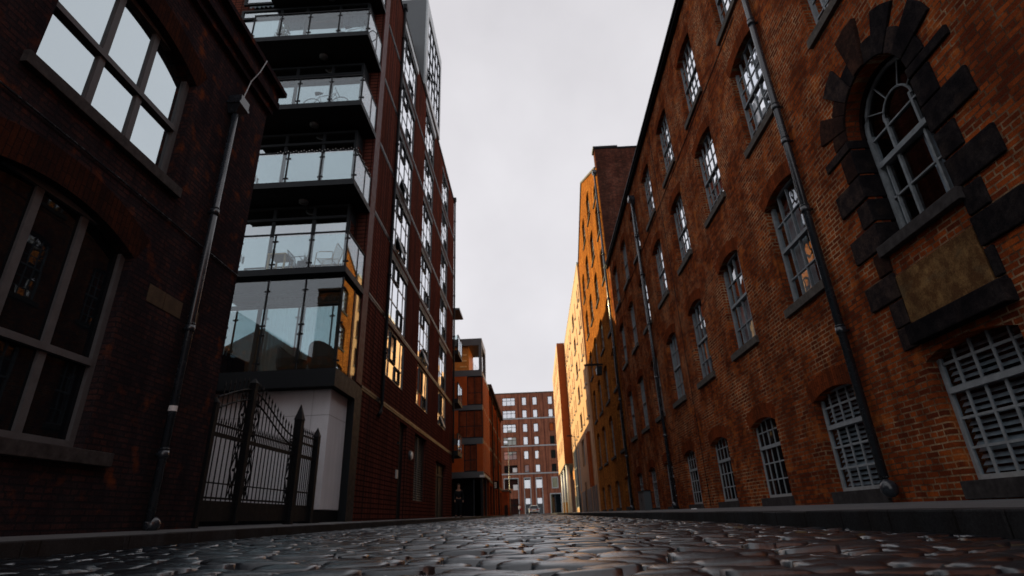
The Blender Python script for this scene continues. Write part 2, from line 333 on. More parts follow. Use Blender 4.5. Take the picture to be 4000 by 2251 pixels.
def window_meshes(key, side, w, h, cols, rows, ft=.06, bt=.028, fd=.07, trans=(), tt=.06, frame_mat='paint_white', pane_mat='g_old', tilt=.004, mull=None):
    """frame with glazing bars and a pane mesh, origin at the lower near corner of the opening; rows: list of heights"""
    if key in _wm: return _wm[key]
    f = MB()
    lbox(f, side, 0, ft, 0, fd, 0, h); lbox(f, side, w-ft, w, 0, fd, 0, h); lbox(f, side, ft, w-ft, 0, fd, 0, ft*1.2); lbox(f, side, ft, w-ft, 0, fd, h-ft, h)
    us = mull if mull else [w*k/cols for k in range(1, cols)]
    for u in us: lbox(f, side, u-bt/2, u+bt/2, .012, fd-.014, ft*1.2, h-ft)
    for v in rows: lbox(f, side, ft, w-ft, .016, fd-.01, v-bt/2, v+bt/2)
    for v in trans: lbox(f, side, ft, w-ft, -.02, fd-.004, v-tt/2, v+tt/2)
    p = MB(); S = SIDE[side]; ue = [ft*.5]+list(us)+[w-ft*.5]; ve = sorted([ft*.5]+list(rows)+list(trans)+[h-ft*.5])
    for a in range(len(ue)-1):
        for b in range(len(ve)-1):
            j = [random.uniform(-tilt, tilt) for _ in range(2)]
            p.face([S(ue[a], fd*.55+j[0], ve[b]), S(ue[a+1], fd*.55-j[0], ve[b]), S(ue[a+1], fd*.55-j[0]+j[1], ve[b+1]), S(ue[a], fd*.55+j[0]+j[1], ve[b+1])])
    _wm[key] = (f.mesh('window_frame', frame_mat), p.mesh('window_pane', pane_mat)); return _wm[key]
_misc = {}
def once(key, fn):
    if key not in _misc: _misc[key] = fn()
    return _misc[key]
def window(parent, meshes, at, extra=()):
    w = put(meshes[0], 'window', parent, at); put(meshes[1], 'pane', w, at)
    for nm, me in extra: put(me, nm, w, at)
    return w

# ---------------------------------------------------------------- ground, road, kerbs, pavements
def gz(y): return .0072*y
def crown(x): return -.042*(((x+1.0)/3.3)**2)+.004
XR, XL = 2.3, -4.3
def strip(name, mat, x0, z0, x1, z1, ya=-14, yb=106, step=2.):  # a sloping sheet along the street
    mb = MB(); k = int((yb-ya)/step)
    for i in range(k):
        a, b = ya+i*step, ya+(i+1)*step
        mb.face([(x0, a, gz(a)+z0), (x1, a, gz(a)+z1), (x1, b, gz(b)+z1), (x0, b, gz(b)+z0)])
    o = mb.build(name, mat); o['kind'] = 'structure'; return o
g = MB(); g.face([(-400, -200, gz(-200)-.3), (400, -200, gz(-200)-.3), (400, 600, gz(600)-.3), (-400, 600, gz(600)-.3)]); g.build('ground', 'asphalt')['kind'] = 'structure'
g = MB(); g.face([(-60, 105.5, gz(105.5)-.03), (60, 105.5, gz(105.5)-.03), (60, 122, gz(122)-.03), (-60, 122, gz(122)-.03)]); g.build('cross_road', 'asphalt')['kind'] = 'structure'
g = MB(); g.box(-60, 60, 122, 125.4, .3, gz(122)+.1); g.build('far_pavement', 'pave')['kind'] = 'structure'
def kerb(name, x0, x1, top):
    mb = MB(); y = -14.
    while y < 105:
        L = random.uniform(.9, 1.3); e = min(y+L, 105.5); j = random.uniform(-.006, .006); k = random.uniform(-.005, .005)
        mb.hexa([(x0+j, y+.004, gz(y)-.2), (x1+j, y+.004, gz(y)-.2), (x1+j, e-.004, gz(e)-.2), (x0+j, e-.004, gz(e)-.2),
                 (x0+j, y+.004, gz(y)+top+k), (x1+j, y+.004, gz(y)+top+k), (x1+j, e-.004, gz(e)+top+k), (x0+j, e-.004, gz(e)+top+k)]); y = e
    o = mb.build(name, 'kerb', bevel=.012); o['kind'] = 'structure'
kerb('kerb', XR, XR+.3, .095); kerb('kerb', XL-.28, XL, .105)
strip('pavement', 'pave', XR+.3, .09, 5.3, .128); strip('pavement', 'pave', -5.9, .15, XL-.28, .10)
strip('pavement', 'pave', -16, .15, -5.9, .15, ya=9.1, yb=14.6, step=1.1)
bed = MB(); xs_ = [XL+(XR-XL)*k/8 for k in range(9)]; y = -14
while y < 106:
    for xa, xb in zip(xs_[:-1], xs_[1:]): bed.face([(xa, y, gz(y)+crown(xa)-.032), (xb, y, gz(y)+crown(xb)-.032), (xb, y+4, gz(y+4)+crown(xb)-.032), (xa, y+4, gz(y+4)+crown(xa)-.032)])
    y += 4
bed.build('road_bed', 'grit')['kind'] = 'structure'

def make_setts():
    V = []; Fc = []; T = []; base = 0
    def grid(n, mth):
        if n == 7: s_ = [-1, -.97, -.72, -.25, .25, .72, .97, 1]; 
        elif n == 5: s_ = [-1, -.86, 0, .86, 1]
        else: s_ = [-1, -.75, .75, 1]
        return np.array(s_)
    y = -1.2; row = 0
    while y < 105.4:
        n = 7 if y < 9 else (5 if y < 40 else 3)
        sx = grid(n, 0); sy = grid(5 if n == 7 else n, 0)
        if n == 7: sy = np.array([-1, -.96, -.78, -.2, .4, .86, 1])
        Sx, Sy = np.meshgrid(sx, sy); nx, ny = len(sx), len(sy)
        idx = np.arange(nx*ny).reshape(ny, nx)
        quads = np.stack([idx[:-1, :-1], idx[:-1, 1:], idx[1:, 1:], idx[1:, :-1]], -1).reshape(-1, 4)
        pitch = random.uniform(.105, .15); x = XL+.005-random.uniform(0, .1)
        wob = random.uniform(-.01, .01)
        while x < XR-.02:
            L = random.choice([.15, .18, .22, .26, .32])*random.uniform(.9, 1.1)
            x1 = min(x+L, XR-.004); xa = max(x, XL+.004)
            if x1-xa > .05:
                cx, cy = (xa+x1)/2, y+pitch/2+wob*math.sin(x*1.7)+random.uniform(-.008, .008)
                hx, hy = (x1-xa)/2-random.uniform(.004, .010), pitch/2-random.uniform(.006, .013)
                ed = np.maximum(np.abs(Sx)**(hx/hy*2.2), np.abs(Sy)**3.)
                px = cx+hx*Sx*(1-.07*np.abs(Sy)**4)+(0 if n == 3 else rng.normal(0, .003, Sx.shape)); py = cy+hy*Sy*(1-.07*np.abs(Sx)**8)+(0 if n == 3 else rng.normal(0, .0025, Sx.shape))
                dome = random.uniform(.008, .014); h = random.uniform(-.012, .008)
                outer = (np.abs(Sx) > .999) | (np.abs(Sy) > .999)
                pz = crown(cx)+gz(cy)+h+dome*(1-1.0*ed)+Sx*random.uniform(-.006, .006)+Sy*random.uniform(-.008, .008)-np.where(outer, .045, 0)
                if n == 7: pz = pz+rng.normal(0, .0012, Sx.shape)
                V.append(np.stack([px, py, pz], -1).reshape(-1, 3)); Fc.append(quads+base); T.append(np.full(nx*ny, random.random()**1.3)); base += nx*ny
            x += L
        y += pitch; row += 1
    V = np.concatenate(V).astype(np.float32); Fc = np.concatenate(Fc).astype(np.int32); T = np.concatenate(T).astype(np.float32)
    me = bpy.data.meshes.new('road'); me.vertices.add(len(V)); me.vertices.foreach_set('co', V.ravel())
    me.loops.add(Fc.size); me.loops.foreach_set('vertex_index', Fc.ravel())
    me.polygons.add(len(Fc)); me.polygons.foreach_set('loop_start', np.arange(0, Fc.size, 4, dtype=np.int32))
    me.polygons.foreach_set('use_smooth', np.ones(len(Fc), dtype=bool))
    me.update(calc_edges=True); a = me.attributes.new('tone', 'FLOAT', 'POINT'); a.data.foreach_set('value', T)
    me.materials.append(M['setts']); o = put(me, 'road'); o['kind'] = 'structure'
make_setts()

# ---------------------------------------------------------------- drainpipes (parts of the buildings)
def drainpipe(parent, x, y, z0, z1, r, wall_x, collars, hopper=True, shoe=None, mat='iron_pipe'):
    mb = MB(); mb.tube([(x, y, z0), (x, y, z1)], r, 14)
    p = mb.build('drainpipe', mat, parent, smooth=True)
    for c_ in collars:
        b = MB(); b.tube([(x, y, c_-.05), (x, y, c_+.05)], r*1.28, 14); b.tube([(x, y, c_+.07), (x, y, c_+.085)], r*1.22, 14)
        b.box(min(x, wall_x), max(x, wall_x), y-.02, y+.02, c_-.012, c_+.012); b.build('collar', mat, p, smooth=True)
    if hopper:
        s_ = 1 if wall_x > x else -1; a, b_ = sorted((wall_x, wall_x-s_*.26)); c0, c1 = sorted((wall_x, wall_x-s_*.16))
        h = MB(); h.hexa([(c0, y-.07, z1-.06), (c1, y-.07, z1-.06), (c1, y+.07, z1-.06), (c0, y+.07, z1-.06), (a, y-.15, z1+.1), (b_, y-.15, z1+.1), (b_, y+.15, z1+.1), (a, y+.15, z1+.1)])
        h.box(a, b_, y-.17, y+.17, z1+.1, z1+.15); h.box(a, b_, y-.14, y+.14, z1+.15, z1+.30); h.build('hopper', mat, p)
    if shoe:
        b = MB(); b.ball(shoe, r*1.9, 10); b.tube([(x, y, z0+.02), (x, y, z0-.05), shoe], r*1.2, 12); b.build('shoe', mat, p, smooth=True)
    return p
def arch_ring(parent, side, plane, u0, u1, vs, rise, th, mat, proud=.004, n=14):
    S = SIDE[side]; P = Vector({'R': (plane, 0, 0), 'L': (plane, 0, 0), 'F': (0, plane, 0)}[side])
    inner = arch(u0, u1, vs-.01, vs, rise, n)[2:]
    w = (u1-u0)/2; r = (w*w+rise*rise)/(2*rise); cu, cv = (u0+u1)/2, vs+rise-r
    outer = [(cu+(a-cu)*(r+th)/r, cv+(b-cv)*(r+th)/r) for a, b in inner]
    mb = MB(); dv = Vector(S(0, proud+.05, 0))
    for k in range(len(inner)-1):
        lp = [Vector(S(q[0], -proud, q[1]))+P for q in (inner[k], inner[k+1], outer[k+1], outer[k])]
        mb.prism(lp, dv)
    return mb.build('arch', mat, parent)

# ---------------------------------------------------------------- right-hand red brick warehouse
WB = thing('brick_warehouse', 'four storey red brick warehouse on the right with a round arched stone dressed window', 'warehouse', (7, 12, 0))
colY = [8.42+3.09*k for k in range(7)]; WW = 1.42
rowsR = [(.38, 1.86, .14), (3.66, 5.80, .16), (7.38, 9.46, .15), (10.72, 12.82, .14)]
holes = []; cy_, cz_, rr_ = 6.13, 5.24, .71
for k, y in enumerate(colY):
    for v0, vs, rs in rowsR: holes.append(arch(y, y+WW, v0, vs, rs))
holes.append(arch(5.42, 6.84, 3.45, cz_, .71, 20)); holes.append(arch(5.42, 6.84, .38, 1.80, .13)); holes.append(arch(5.42, 6.84, 7.38, 9.46, .15)); holes.append(arch(5.42, 6.84, 10.72, 12.82, .14))
mb = MB(); facade(mb, 'R', 5.0, [(-9, -.3), (29.7, -.3), (29.7, 13.95), (-9, 13.95)], holes, .2)
for q in ([(5, -9), (16, -9)], [(16, -9), (16, 29.7)], [(16, 29.7), (5, 29.7)]):
    (a, b), (c_, d) = q; mb.face([(a, b, -.3), (c_, d, -.3), (c_, d, 13.95), (a, b, 13.95)])
mb.face([(5, -9, 13.95), (16, -9, 13.95), (16, 29.7, 13.95), (5, 29.7, 13.95)])
mb.build('wall', 'brick_red', WB)
b = MB(); b.box(4.80, 5.0, -9, 29.7, 13.955, 14.03); b.box(4.86, 4.998, -9, 29.7, 13.86, 13.95); b.build('gutter', 'iron', WB)
b = MB(); b.face([(4.95, -9, 14.04), (4.95, 29.7, 14.04), (10.5, 29.7, 17.5), (10.5, -9, 17.5)]); b.face([(16, -9, 14.04), (16, 29.7, 14.04), (10.5, 29.7, 17.5), (10.5, -9, 17.5)])
b.face([(4.95, -9, 14.04), (16, -9, 14.04), (10.5, -9, 17.5)]); b.build('roof', 'slate', WB)
b = MB(); b.box(4.985, 5.01, 9, 29.7, 10.42, 10.46); b.build('string_course', 'brick_side', WB)
b = MB(); b.tube([(4.988, 16.9, .3), (4.988, 16.9, 13.8)], .009, 6); b.build('cable', 'iron', WB)

def curtain_mesh(side, w, h, x0, x1, z0, z1, d=.16, n=28, amp=.025):
    mb = MB(); S = SIDE[side]; prev = None
    for k in range(n+1):
        u = x0+(x1-x0)*k/n; dd = d+amp*math.sin(k*1.9)+random.uniform(-.008, .008)
        if prev: mb.face([S(prev[0], prev[1], z0), S(u, dd, z0), S(u, dd, z1), S(prev[0], prev[1], z1)])
        prev = (u, dd)
    return mb.mesh('curtain', 'curtain', True)
def slat_mesh(side, w, h, cols, d=.06, step=.075):
    mb = MB(); S = SIDE[side]
    for k in range(cols):
        u0, u1 = .05+(w-.1)*k/cols+.02, .05+(w-.1)*(k+1)/cols-.02; v = .08
        while v < h-.12:
            mb.face([S(u0, d, v), S(u1, d, v), S(u1, d+.04, v+.05), S(u0, d+.04, v+.05)]); v += step
    return mb.mesh('louver', 'louver')
def sill_mesh(side, w, th=.16, out=.07, ext=.09, mat='sill', drop=0.):
    mb = MB(); lbox(mb, side, -ext, w+ext, -out, .15, -th, -.001); return mb.mesh('sill', mat, bevel=.008)
g_h = 1.64; r1_h = 2.32; r2_h = 2.25
sillR = sill_mesh('R', WW); sillG = sill_mesh('R', WW, .2, .05, .06, 'sill_dark')
curts = [curtain_mesh('R', WW, r1_h, .1, .62, .06, 1.2), curtain_mesh('R', WW, r1_h, .05, 1.37, .06, 1.15), curtain_mesh('R', WW, r1_h, .7, 1.35, .06, 1.9)]
louv = slat_mesh('R', WW, g_h, 1)
backb = MB(); lbox(backb, 'R', .0, WW, .16, .18, 0, g_h); backb = backb.mesh('backing', 'black')
def wset(kind):
    if kind == 'G': return window_meshes('RG', 'R', WW, g_h, 5, [.36, .70, 1.36], .05, .026, .05, (1.03,), .07, pane_mat='g_dark')
    if kind == 'GL': return window_meshes('RGL', 'R', WW, g_h, 5, [.36, .70, 1.36], .05, .030, .05, (1.03,), .07, pane_mat='g_dim')
    if kind == '1': return window_meshes('R1', 'R', WW, r1_h, 4, [.56, 1.72], .075, .026, .08, (1.15,), .065, frame_mat='paint_grey', pane_mat='g_sash')
    j = random.randrange(3)
    if kind == '2': return window_meshes('R2%d' % j, 'R', WW, r2_h, 5, [.37, .72, 1.5, 1.86], .05, .024, .06, (1.09,), .05, frame_mat='paint_grey', tilt=.003)
    return window_meshes('R3%d' % j, 'R', WW, r2_h, 5, [.37, .72, 1.5, 1.86], .045, .022, .06, (1.09,), .04, frame_mat='paint_grey', tilt=.003)
for k, y in enumerate([5.42]+colY):
    for r, (v0, vs, rs) in enumerate(rowsR):
        if k == 0 and r == 1: continue
        at_ = (5.13, y, v0)
        if r == 0: w_ = window(WB, wset('GL' if k < 2 else 'G'), at_, [('louver', louv), ('backing', backb)] if k < 2 else ())
        elif r == 1: w_ = window(WB, wset('1'), at_, [('curtain', curts[(k*2) % 3])])
        else: w_ = window(WB, wset('2' if r == 2 else '3'), at_)
        put(sillG if r == 0 else sillR, 'sill', w_, (5.0, y, v0))
        if not (k == 0 and r < 2): arch_ring(WB, 'R', 5.0, y-.02, y+WW+.02, vs, rs, .3, 'arch_red')
# the arched window with its rusticated stone surround
w_ = MB(); S = SIDE['R']; fx = 5.27
w_.box(fx, fx+.08, 5.42, 5.50, 3.46, 5.24); w_.box(fx, fx+.08, 6.76, 6.84, 3.46, 5.24); w_.box(fx-.05, fx+.08, 5.42, 6.84, 3.45, 3.56)
w_.box(fx-.03, fx+.08, 5.50, 6.76, 4.66, 4.74)
for y in (5.86, 6.40): w_.box(fx+.01, fx+.05, y-.02, y+.02, 3.56, 5.27)
w_.box(fx+.012, fx+.052, 5.50, 6.76, 4.14, 4.165); w_.box(fx+.012, fx+.052, 5.50, 6.76, 5.13, 5.155)
for y in (5.585, 6.675): w_.box(fx+.012, fx+.052, y-.012, y+.012, 3.56, 4.66)
for rad, tw in ((.68, .035), (.30, .018)):
    w_.tube([(fx+.03, cy_+rad*math.cos(math.pi*k/18), cz_+rad*math.sin(math.pi*k/18)) for k in range(19)], tw, 6)
for q in (30, 65, 115, 150):
    a = math.radians(q); w_.tube([(fx+.03, cy_+.3*math.cos(a), cz_+.3*math.sin(a)), (fx+.03, cy_+.67*math.cos(a), cz_+.67*math.sin(a))], .012, 5)
AW = w_.build('window', 'paint_grey', WB)
p = MB(); p.face([(fx+.05, 5.43, 3.5), (fx+.05, 6.83, 3.5), (fx+.05, 6.83, 4.7), (fx+.05, 5.43, 4.7)])
p.face([(fx+.045, cy_+.7*math.cos(math.pi*k/16), cz_+.7*math.sin(math.pi*k/16)) for k in range(17)]+[(fx+.045, 5.43, 4.7), (fx+.045, 6.83, 4.7)])
p.build('pane', 'g_dim', AW)
me = curtain_mesh('R', 1.42, 1.2, .45, .62, .1, 1.15, d=.12, n=8); put(me, 'curtain', AW, (fx, 5.42, 3.5))
b = MB(); b.box(4.9, 5.25, 5.36, 6.90, 3.29, 3.448); b.build('sill', 'sill_dark', AW, bevel=.01)
course = [(2.02, 2.31, 0), (2.33, 2.67, 0), (2.70, 3.05, 1), (3.08, 3.41, 0), (3.45, 3.82, 1), (3.86, 4.21, 0), (4.25, 4.62, 1), (4.65, 5.07, 0), (5.10, 5.24, 1)]
for z0, z1, lng in course:
    for s_ in (0, 1):
        e = .66 if lng else .29; pr_ = .04 if lng else .03
        ya, yb = (6.842, 6.842+e) if s_ else (5.418-e*1.05, 5.418)
        if z0 < 2.6 and not s_: ya = 5.418-.12
        mt_ = random.choice(['stone_mid', 'stone_brown', 'stone_mid']) if s_ else random.choice(['stone_dark', 'stone_dark', 'stone_mid'])
        MB().box(5.0-pr_, 5.05, ya, yb, z0, z1).build('stone_block', mt_, WB, bevel=.016)
        if z0 > 3.4: MB().box(5.0-pr_, 5.26, yb-.02 if not s_ else ya-.018, yb+.018 if not s_ else ya+.02, z0, z1).build('jamb_stone', 'stone_dark', WB, bevel=.008)
nv = 11
for k in range(nv):
    lng = k % 2 == 1; ex = .018 if lng else -.022; a0, a1 = math.pi*k/nv-ex, math.pi*(k+1)/nv+ex
    r0, r1, pr_ = .715, (1.36 if lng else 1.04), (.04 if lng else .03)
    if k == 5: r1, pr_ = 1.5, .06
    lp = [(5.0-pr_, cy_+r0*math.cos(a0), cz_+r0*math.sin(a0)), (5.0-pr_, cy_+r1*math.cos(a0), cz_+r1*math.sin(a0)), (5.0-pr_, cy_+r1*math.cos((a0+a1)/2)*1.005, cz_+r1*math.sin((a0+a1)/2)*1.005),
          (5.0-pr_, cy_+r1*math.cos(a1), cz_+r1*math.sin(a1)), (5.0-pr_, cy_+r0*math.cos(a1), cz_+r0*math.sin(a1)), (5.0-pr_, cy_+r0*math.cos((a0+a1)/2), cz_+r0*math.sin((a0+a1)/2))]
    MB().prism(lp, (.3, 0, 0)).build('voussoir', 'stone_brown' if k in (0, 1, 2, 5) else ('stone_mid' if k in (3, 8) else 'stone_dark'), WB, bevel=.014)
MB().box(4.97, 5.03, 5.44, 6.82, 2.29, 2.97).build('stone_panel', 'stone_buff', WB, bevel=.01)
MB().box(4.86, 5.05, 5.28, 6.82, 2.02, 2.27).build('ledge', 'stone_dark', WB, bevel=.015)
drainpipe(WB, 4.88, 8.2, .5, 13.8, .062, 5.0, [9.32, 7.12, 6.33, 4.88, 2.68], False, (4.86, 8.12, .36))
drainpipe(WB, 4.88, 20.72, .45, 12.9, .06, 5.0, [11.2, 9.4, 7.2, 5.0, 2.8], True, (4.86, 20.68, .40))

# ---------------------------------------------------------------- tall gabled brick warehouse beyond it
TB = thing('gabled_warehouse', 'tall gabled brick warehouse whose upper wall is lit gold by the sun', 'warehouse', (9, 38, 0))
tcol = [30.62, 34.72, 38.72, 42.4]; TW = 1.72
trow = [(.55, 2.0, .1), (3.52, 5.85, .2), (7.0, 9.2, .18), (10.45, 12.45, .18), (14.0, 16.0, .18), (17.3, 19.4, .18)]
holes = []; spots = []
for k, y in enumerate(tcol):
    for r, (v0, vs, rs) in enumerate(trow): holes.append(arch(y, y+TW, v0, vs, rs)); spots.append((y, v0, vs, rs))
for y in tcol[1:3]: holes.append(arch(y, y+TW, 20.8, 22.8, .18)); spots.append((y, 20.8, 22.8, .18))
holes.append(arch(30.8, 32.2, 20.0, 20.9, .12)); spots.append((30.8, 20.0, 20.9, .12))
TX = 5.003
mb = MB(); facade(mb, 'R', TX, [(29.72, -.2), (45.88, -.2), (45.88, 21.7), (38.0, 25.6), (30.1, 21.45), (29.72, 21.3)], holes, .22)
mb.face([(TX, 29.72, -.2), (18, 29.72, -.2), (18, 29.72, 21.3), (TX, 29.72, 21.3)]); mb.face([(TX, 45.88, -.2), (18, 45.88, -.2), (18, 45.88, 21.7), (TX, 45.88, 21.7)]); mb.face([(18, 29.72, -.2), (18, 45.88, -.2), (18, 45.88, 21.5), (18, 38, 25.6), (18, 29.72, 21.3)])
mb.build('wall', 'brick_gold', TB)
b = MB(); b.face([(TX+.02, 29.9, 21.35), (18, 29.9, 21.35), (18, 38, 25.62), (TX+.02, 38, 25.62)]); b.face([(TX+.02, 45.9, 21.72), (18, 45.9, 21.72), (18, 38, 25.62), (TX+.02, 38, 25.62)]); b.build('roof', 'slate', TB)
b = MB()
for (ya, za), (yb, zb) in (((30.1, 21.45), (38, 25.6)), ((38, 25.6), (45.88, 21.7))):
    b.hexa([(TX-.08, ya, za), (TX+.2, ya, za), (TX+.2, yb, zb), (TX-.08, yb, zb), (TX-.08, ya, za+.16), (TX+.2, ya, za+.16), (TX+.2, yb, zb+.16), (TX-.08, yb, zb+.16)])
b.build('coping', 'sill', TB)
b = MB(); b.hexa([(TX+.01, 29.68, 13.9), (18, 29.68, 13.9), (18, 30.3, 13.9), (TX+.01, 30.3, 13.9), (TX+.01, 29.68, 22.75), (18, 29.68, 22.75), (18, 30.3, 22.75), (TX+.01, 30.3, 22.75)]); b.build('gable_wall', 'brick_side', TB)
b = MB(); b.box(TX-.08, TX+1.55, 29.62, 30.38, 22.75, 22.93); b.box(TX+1.55, 18, 29.64, 30.36, 22.70, 22.82); b.build('parapet', 'iron', TB)
sT = sill_mesh('R', TW, .15, .08, .08, 'sill_dark')
for y, v0, vs, rs in spots:
    h = round(vs+rs-v0, 2); w0 = TW if y != 30.8 else 1.4
    ms_ = window_meshes('T%.2f%.1f' % (h, w0), 'R', w0, h, 4, [h*.17, h*.34, h*.68, h*.84], .06, .03, .06, (h*.5,), .05, frame_mat='paint_grey', pane_mat='g_old')
    w_ = window(TB, ms_, (TX+.15, y, v0)); put(sT, 'sill', w_, (TX, y, v0))
drainpipe(TB, 4.88, 29.98, .5, 20.9, .07, 5.0, [18, 15, 12, 9, 6, 3], True, (4.86, 29.94, .45))

# ---------------------------------------------------------------- left-hand sooty brick building
LB = thing('brick_building', 'dark sooty brick building on the left with wide segmental arched windows', 'building', (-9, 3, 0))
LX = -5.5
holesL = [arch(4.38, 6.9, 5.2, 7.2, .3, 16), arch(4.02, 6.56, 1.12, 3.72, .30, 16), arch(.5, 3.0, 5.2, 7.2, .3, 16), arch(.5, 3.0, 1.12, 3.72, .3, 16)]
mb = MB(); facade(mb, 'L', LX, [(-9, -.2), (9.1, -.2), (9.1, 9.1), (-9, 9.1)], holesL, .2)
mb.face([(LX, 9.1, -.2), (-8.6, 9.1, -.2), (-8.6, 9.1, 9.1), (LX, 9.1, 9.1)]); mb.face([(LX, -9, -.2), (-8.6, -9, -.2), (-8.6, -9, 9.1), (LX, -9, 9.1)]); mb.face([(-8.6, -9, -.2), (-8.6, 9.1, -.2), (-8.6, 9.1, 9.1), (-8.6, -9, 9.1)])
mb.face([(LX, -9, 9.1), (LX, 9.1, 9.1), (-8.6, 9.1, 9.1), (-8.6, -9, 9.1)])
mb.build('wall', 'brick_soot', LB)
b = MB(); b.box(-8.6, LX+.10, -9, 9.16, 8.52, 8.68); b.box(-8.6, LX+.20, -9, 9.2, 8.68, 8.86); b.box(-8.6, LX+.17, -9, 9.18, 8.86, 9.08); b.box(-8.6, LX+.30, -9, 9.26, 9.08, 9.2)
b.build('cornice', 'brick_soot', LB, bevel=.012)
for u0, u1, v0, vs, mull, tr, fm in ((4.38, 6.9, 5.2, 7.2, [.91, 1.65], 1.01, 'g_mirror'), (4.02, 6.56, 1.12, 3.72, [.40, 1.09, 1.77], 1.07, 'g_dark'), (.5, 3.0, 5.2, 7.2, [.9, 1.65], 1.01, 'g_mirror'), (.5, 3.0, 1.12, 3.72, [.9, 1.65], 1.07, 'g_dark')):
    h = vs+.3-v0; ms_ = window_meshes('L%.1f%.1f' % (u0, v0), 'L', u1-u0, h, 3, [], .085, .10, .09, (tr,), .085, frame_mat='paint_taupe', pane_mat=fm, tilt=.001, mull=mull)
    w_ = window(LB, ms_, (LX-.13, u0, v0)); b = MB(); lbox(b, 'L', -.13, u1-u0+(.16 if v0 > 3 else .44), -.08, .13, -.17, -.002)
    put(b.mesh('sill', 'sill_dark', bevel=.01), 'sill', w_, (LX, u0, v0)); arch_ring(LB, 'L', LX, u0-.02, u1+.02, vs, .3, .42, 'arch_soot', n=20)
mb = MB(); mb.box(-17, -8.62, -9, 8.6, -.2, 6.3); mb.hexa([(-17, -9, 6.32), (-8.62, -9, 6.32), (-8.62, 8.6, 6.32), (-17, 8.6, 6.32), (-12.5, -9, 8.6), (-12.2, -9, 8.6), (-12.2, 8.6, 8.6), (-12.5, 8.6, 8.6)]); mb.build('rear_wing', 'brick_soot', LB); MB().box(-17, -11.2, 9.2, 14.4, -.2, 6.2).build('yard_shade_block', 'brick_soot', LB)  # rear wing, then an unseen block added to darken the gate yard
MB().tube([(LX+.025, -9, 4.63), (LX+.025, 2, 4.615), (LX+.025, 6, 4.62), (LX+.025, 9.1, 4.59)], .013, 6).build('cable', 'iron_pipe', LB)
for ya, yb in ((6.97, 7.33), (7.34, 7.76), (7.98, 8.2)): MB().box(LX-.05, LX+.006, ya, yb, 3.245, 3.515).build('stone_block', 'stone_tie', LB, bevel=.004)
drainpipe(LB, LX+.11, 7.9, .28, 7.5, .058, LX, [5.28, 3.13, 1.2], True, (LX+.12, 7.96, .26))
MB().tube([(LX+.11, 7.9, 1.82), (LX+.11, 7.9, 1.9)], .0595, 14).build('paint_splash', 'white', LB)
MB().tube([(LX+.31, 8.25, 9.16), (LX+.24, 8.2, 8.8), (LX+.13, 8.14, 8.5), (LX+.08, 8.1, 8.1), (LX+.13, 8.0, 7.78)], .011, 6).build('cable', 'metal_pale', LB)

# ---------------------------------------------------------------- wrought iron gate between the left building and the apartments
GT = thing('iron_gate', 'black wrought iron double gate with spear tops closing the yard beside white concrete pier', 'gate', (-5.5, 11.5, .2))
GX = -5.5
def post(y, z0, z1, s_=.075, fin=.3):
    mb = MB(); mb.box(GX-s_, GX+s_, y-s_, y+s_, z0, z1-fin)
    mb.hexa([(GX-s_*1.15, y-s_*1.15, z1-fin), (GX+s_*1.15, y-s_*1.15, z1-fin), (GX+s_*1.15, y+s_*1.15, z1-fin), (GX-s_*1.15, y+s_*1.15, z1-fin), (GX-.008, y-.008, z1), (GX+.008, y-.008, z1), (GX+.008, y+.008, z1), (GX-.008, y+.008, z1)])
    mb.build('post', 'iron', GT)
post(10.36, .26, 2.92, .06, .1); post(12.66, .15, 2.84, .085, .36); post(13.82, .15, 2.47, .07, .22); post(9.16, .15, 2.3, .05, .1)
def top_curve(y):                                          # swept top rail, highest beside the meeting post
    tt = abs(y-10.36)/2.2; tt = min(1, tt); return 2.68-.62*(3*tt*tt-2*tt**3)**.85
def spear(mb, y, z0, z1, r=.011):
    mb.tube([(GX, y, z0), (GX, y, z1-.12)], r, 6); mb.tube([(GX, y, z1-.13), (GX, y, z1-.09), (GX, y, z1)], [r*.9, r*1.9, .001], 6)
def leaf(ya, yb, hinge):
    g_ = MB(); g_.box(GX-.02, GX+.02, ya, yb, .30, .62); g_.box(GX-.024, GX+.024, ya, ya+.04, .3, 2.0); g_.box(GX-.024, GX+.024, yb-.04, yb, .3, 2.0)
    for z_, hh in ((.66, .02), (1.68, .045), (1.86, .018), (.90, .012)): g_.box(GX-.022, GX+.022, ya, yb, z_-hh/2, z_+hh)
    lf = g_.build('gate_leaf', 'iron', GT)
    n = int((yb-ya)/.15); bars = MB()
    for k in range(1, n):
        y = ya+(yb-ya)*k/n; spear(bars, y, .62, top_curve(y)+.26)
        spear(bars, y+(yb-ya)/n/2, 1.7, 2.0, .009)
    bars.build('bars', 'iron', lf, smooth=False)
    c_ = MB(); L = 18
    for off in (0, .2):
        c_.tube([(GX+.005, ya+(yb-ya)*k/L, top_curve(ya+(yb-ya)*k/L)-off) for k in range(L+1)], .018, 6)
    for yy in ([ya+.16, yb-.2] if hinge else [yb-.2]):   # lozenge panels beside the posts
        for z0, z1 in ((.66, 1.66), (1.72, min(top_curve(yy)-.05, 2.6))):
            zm = (z0+z1)/2
            for sgn in (-1, 1):
                c_.tube([(GX, yy+sgn*.12, z0), (GX, yy-sgn*.12, zm), (GX, yy+sgn*.12, z1)], .012, 5)
                c_.tube([(GX, yy, z0), (GX, yy+sgn*.13, zm), (GX, yy, z1)], .010, 5)
            c_.ball((GX, yy, zm), .03, 6)
    c_.build('scrollwork', 'iron', lf)
leaf(9.2, 10.28, False); leaf(10.44, 12.57, True)
g_ = MB(); g_.box(GX-.02, GX+.02, 12.75, 13.75, .28, .62)
for z_, hh in ((.9, .02), (1.68, .05), (1.98, .03), (2.16, .025)): g_.box(GX-.02, GX+.02, 12.75, 13.75, z_-hh/2, z_+hh)
for k in range(1, 9): spear(g_, 12.75+k/9, .6, 2.36)
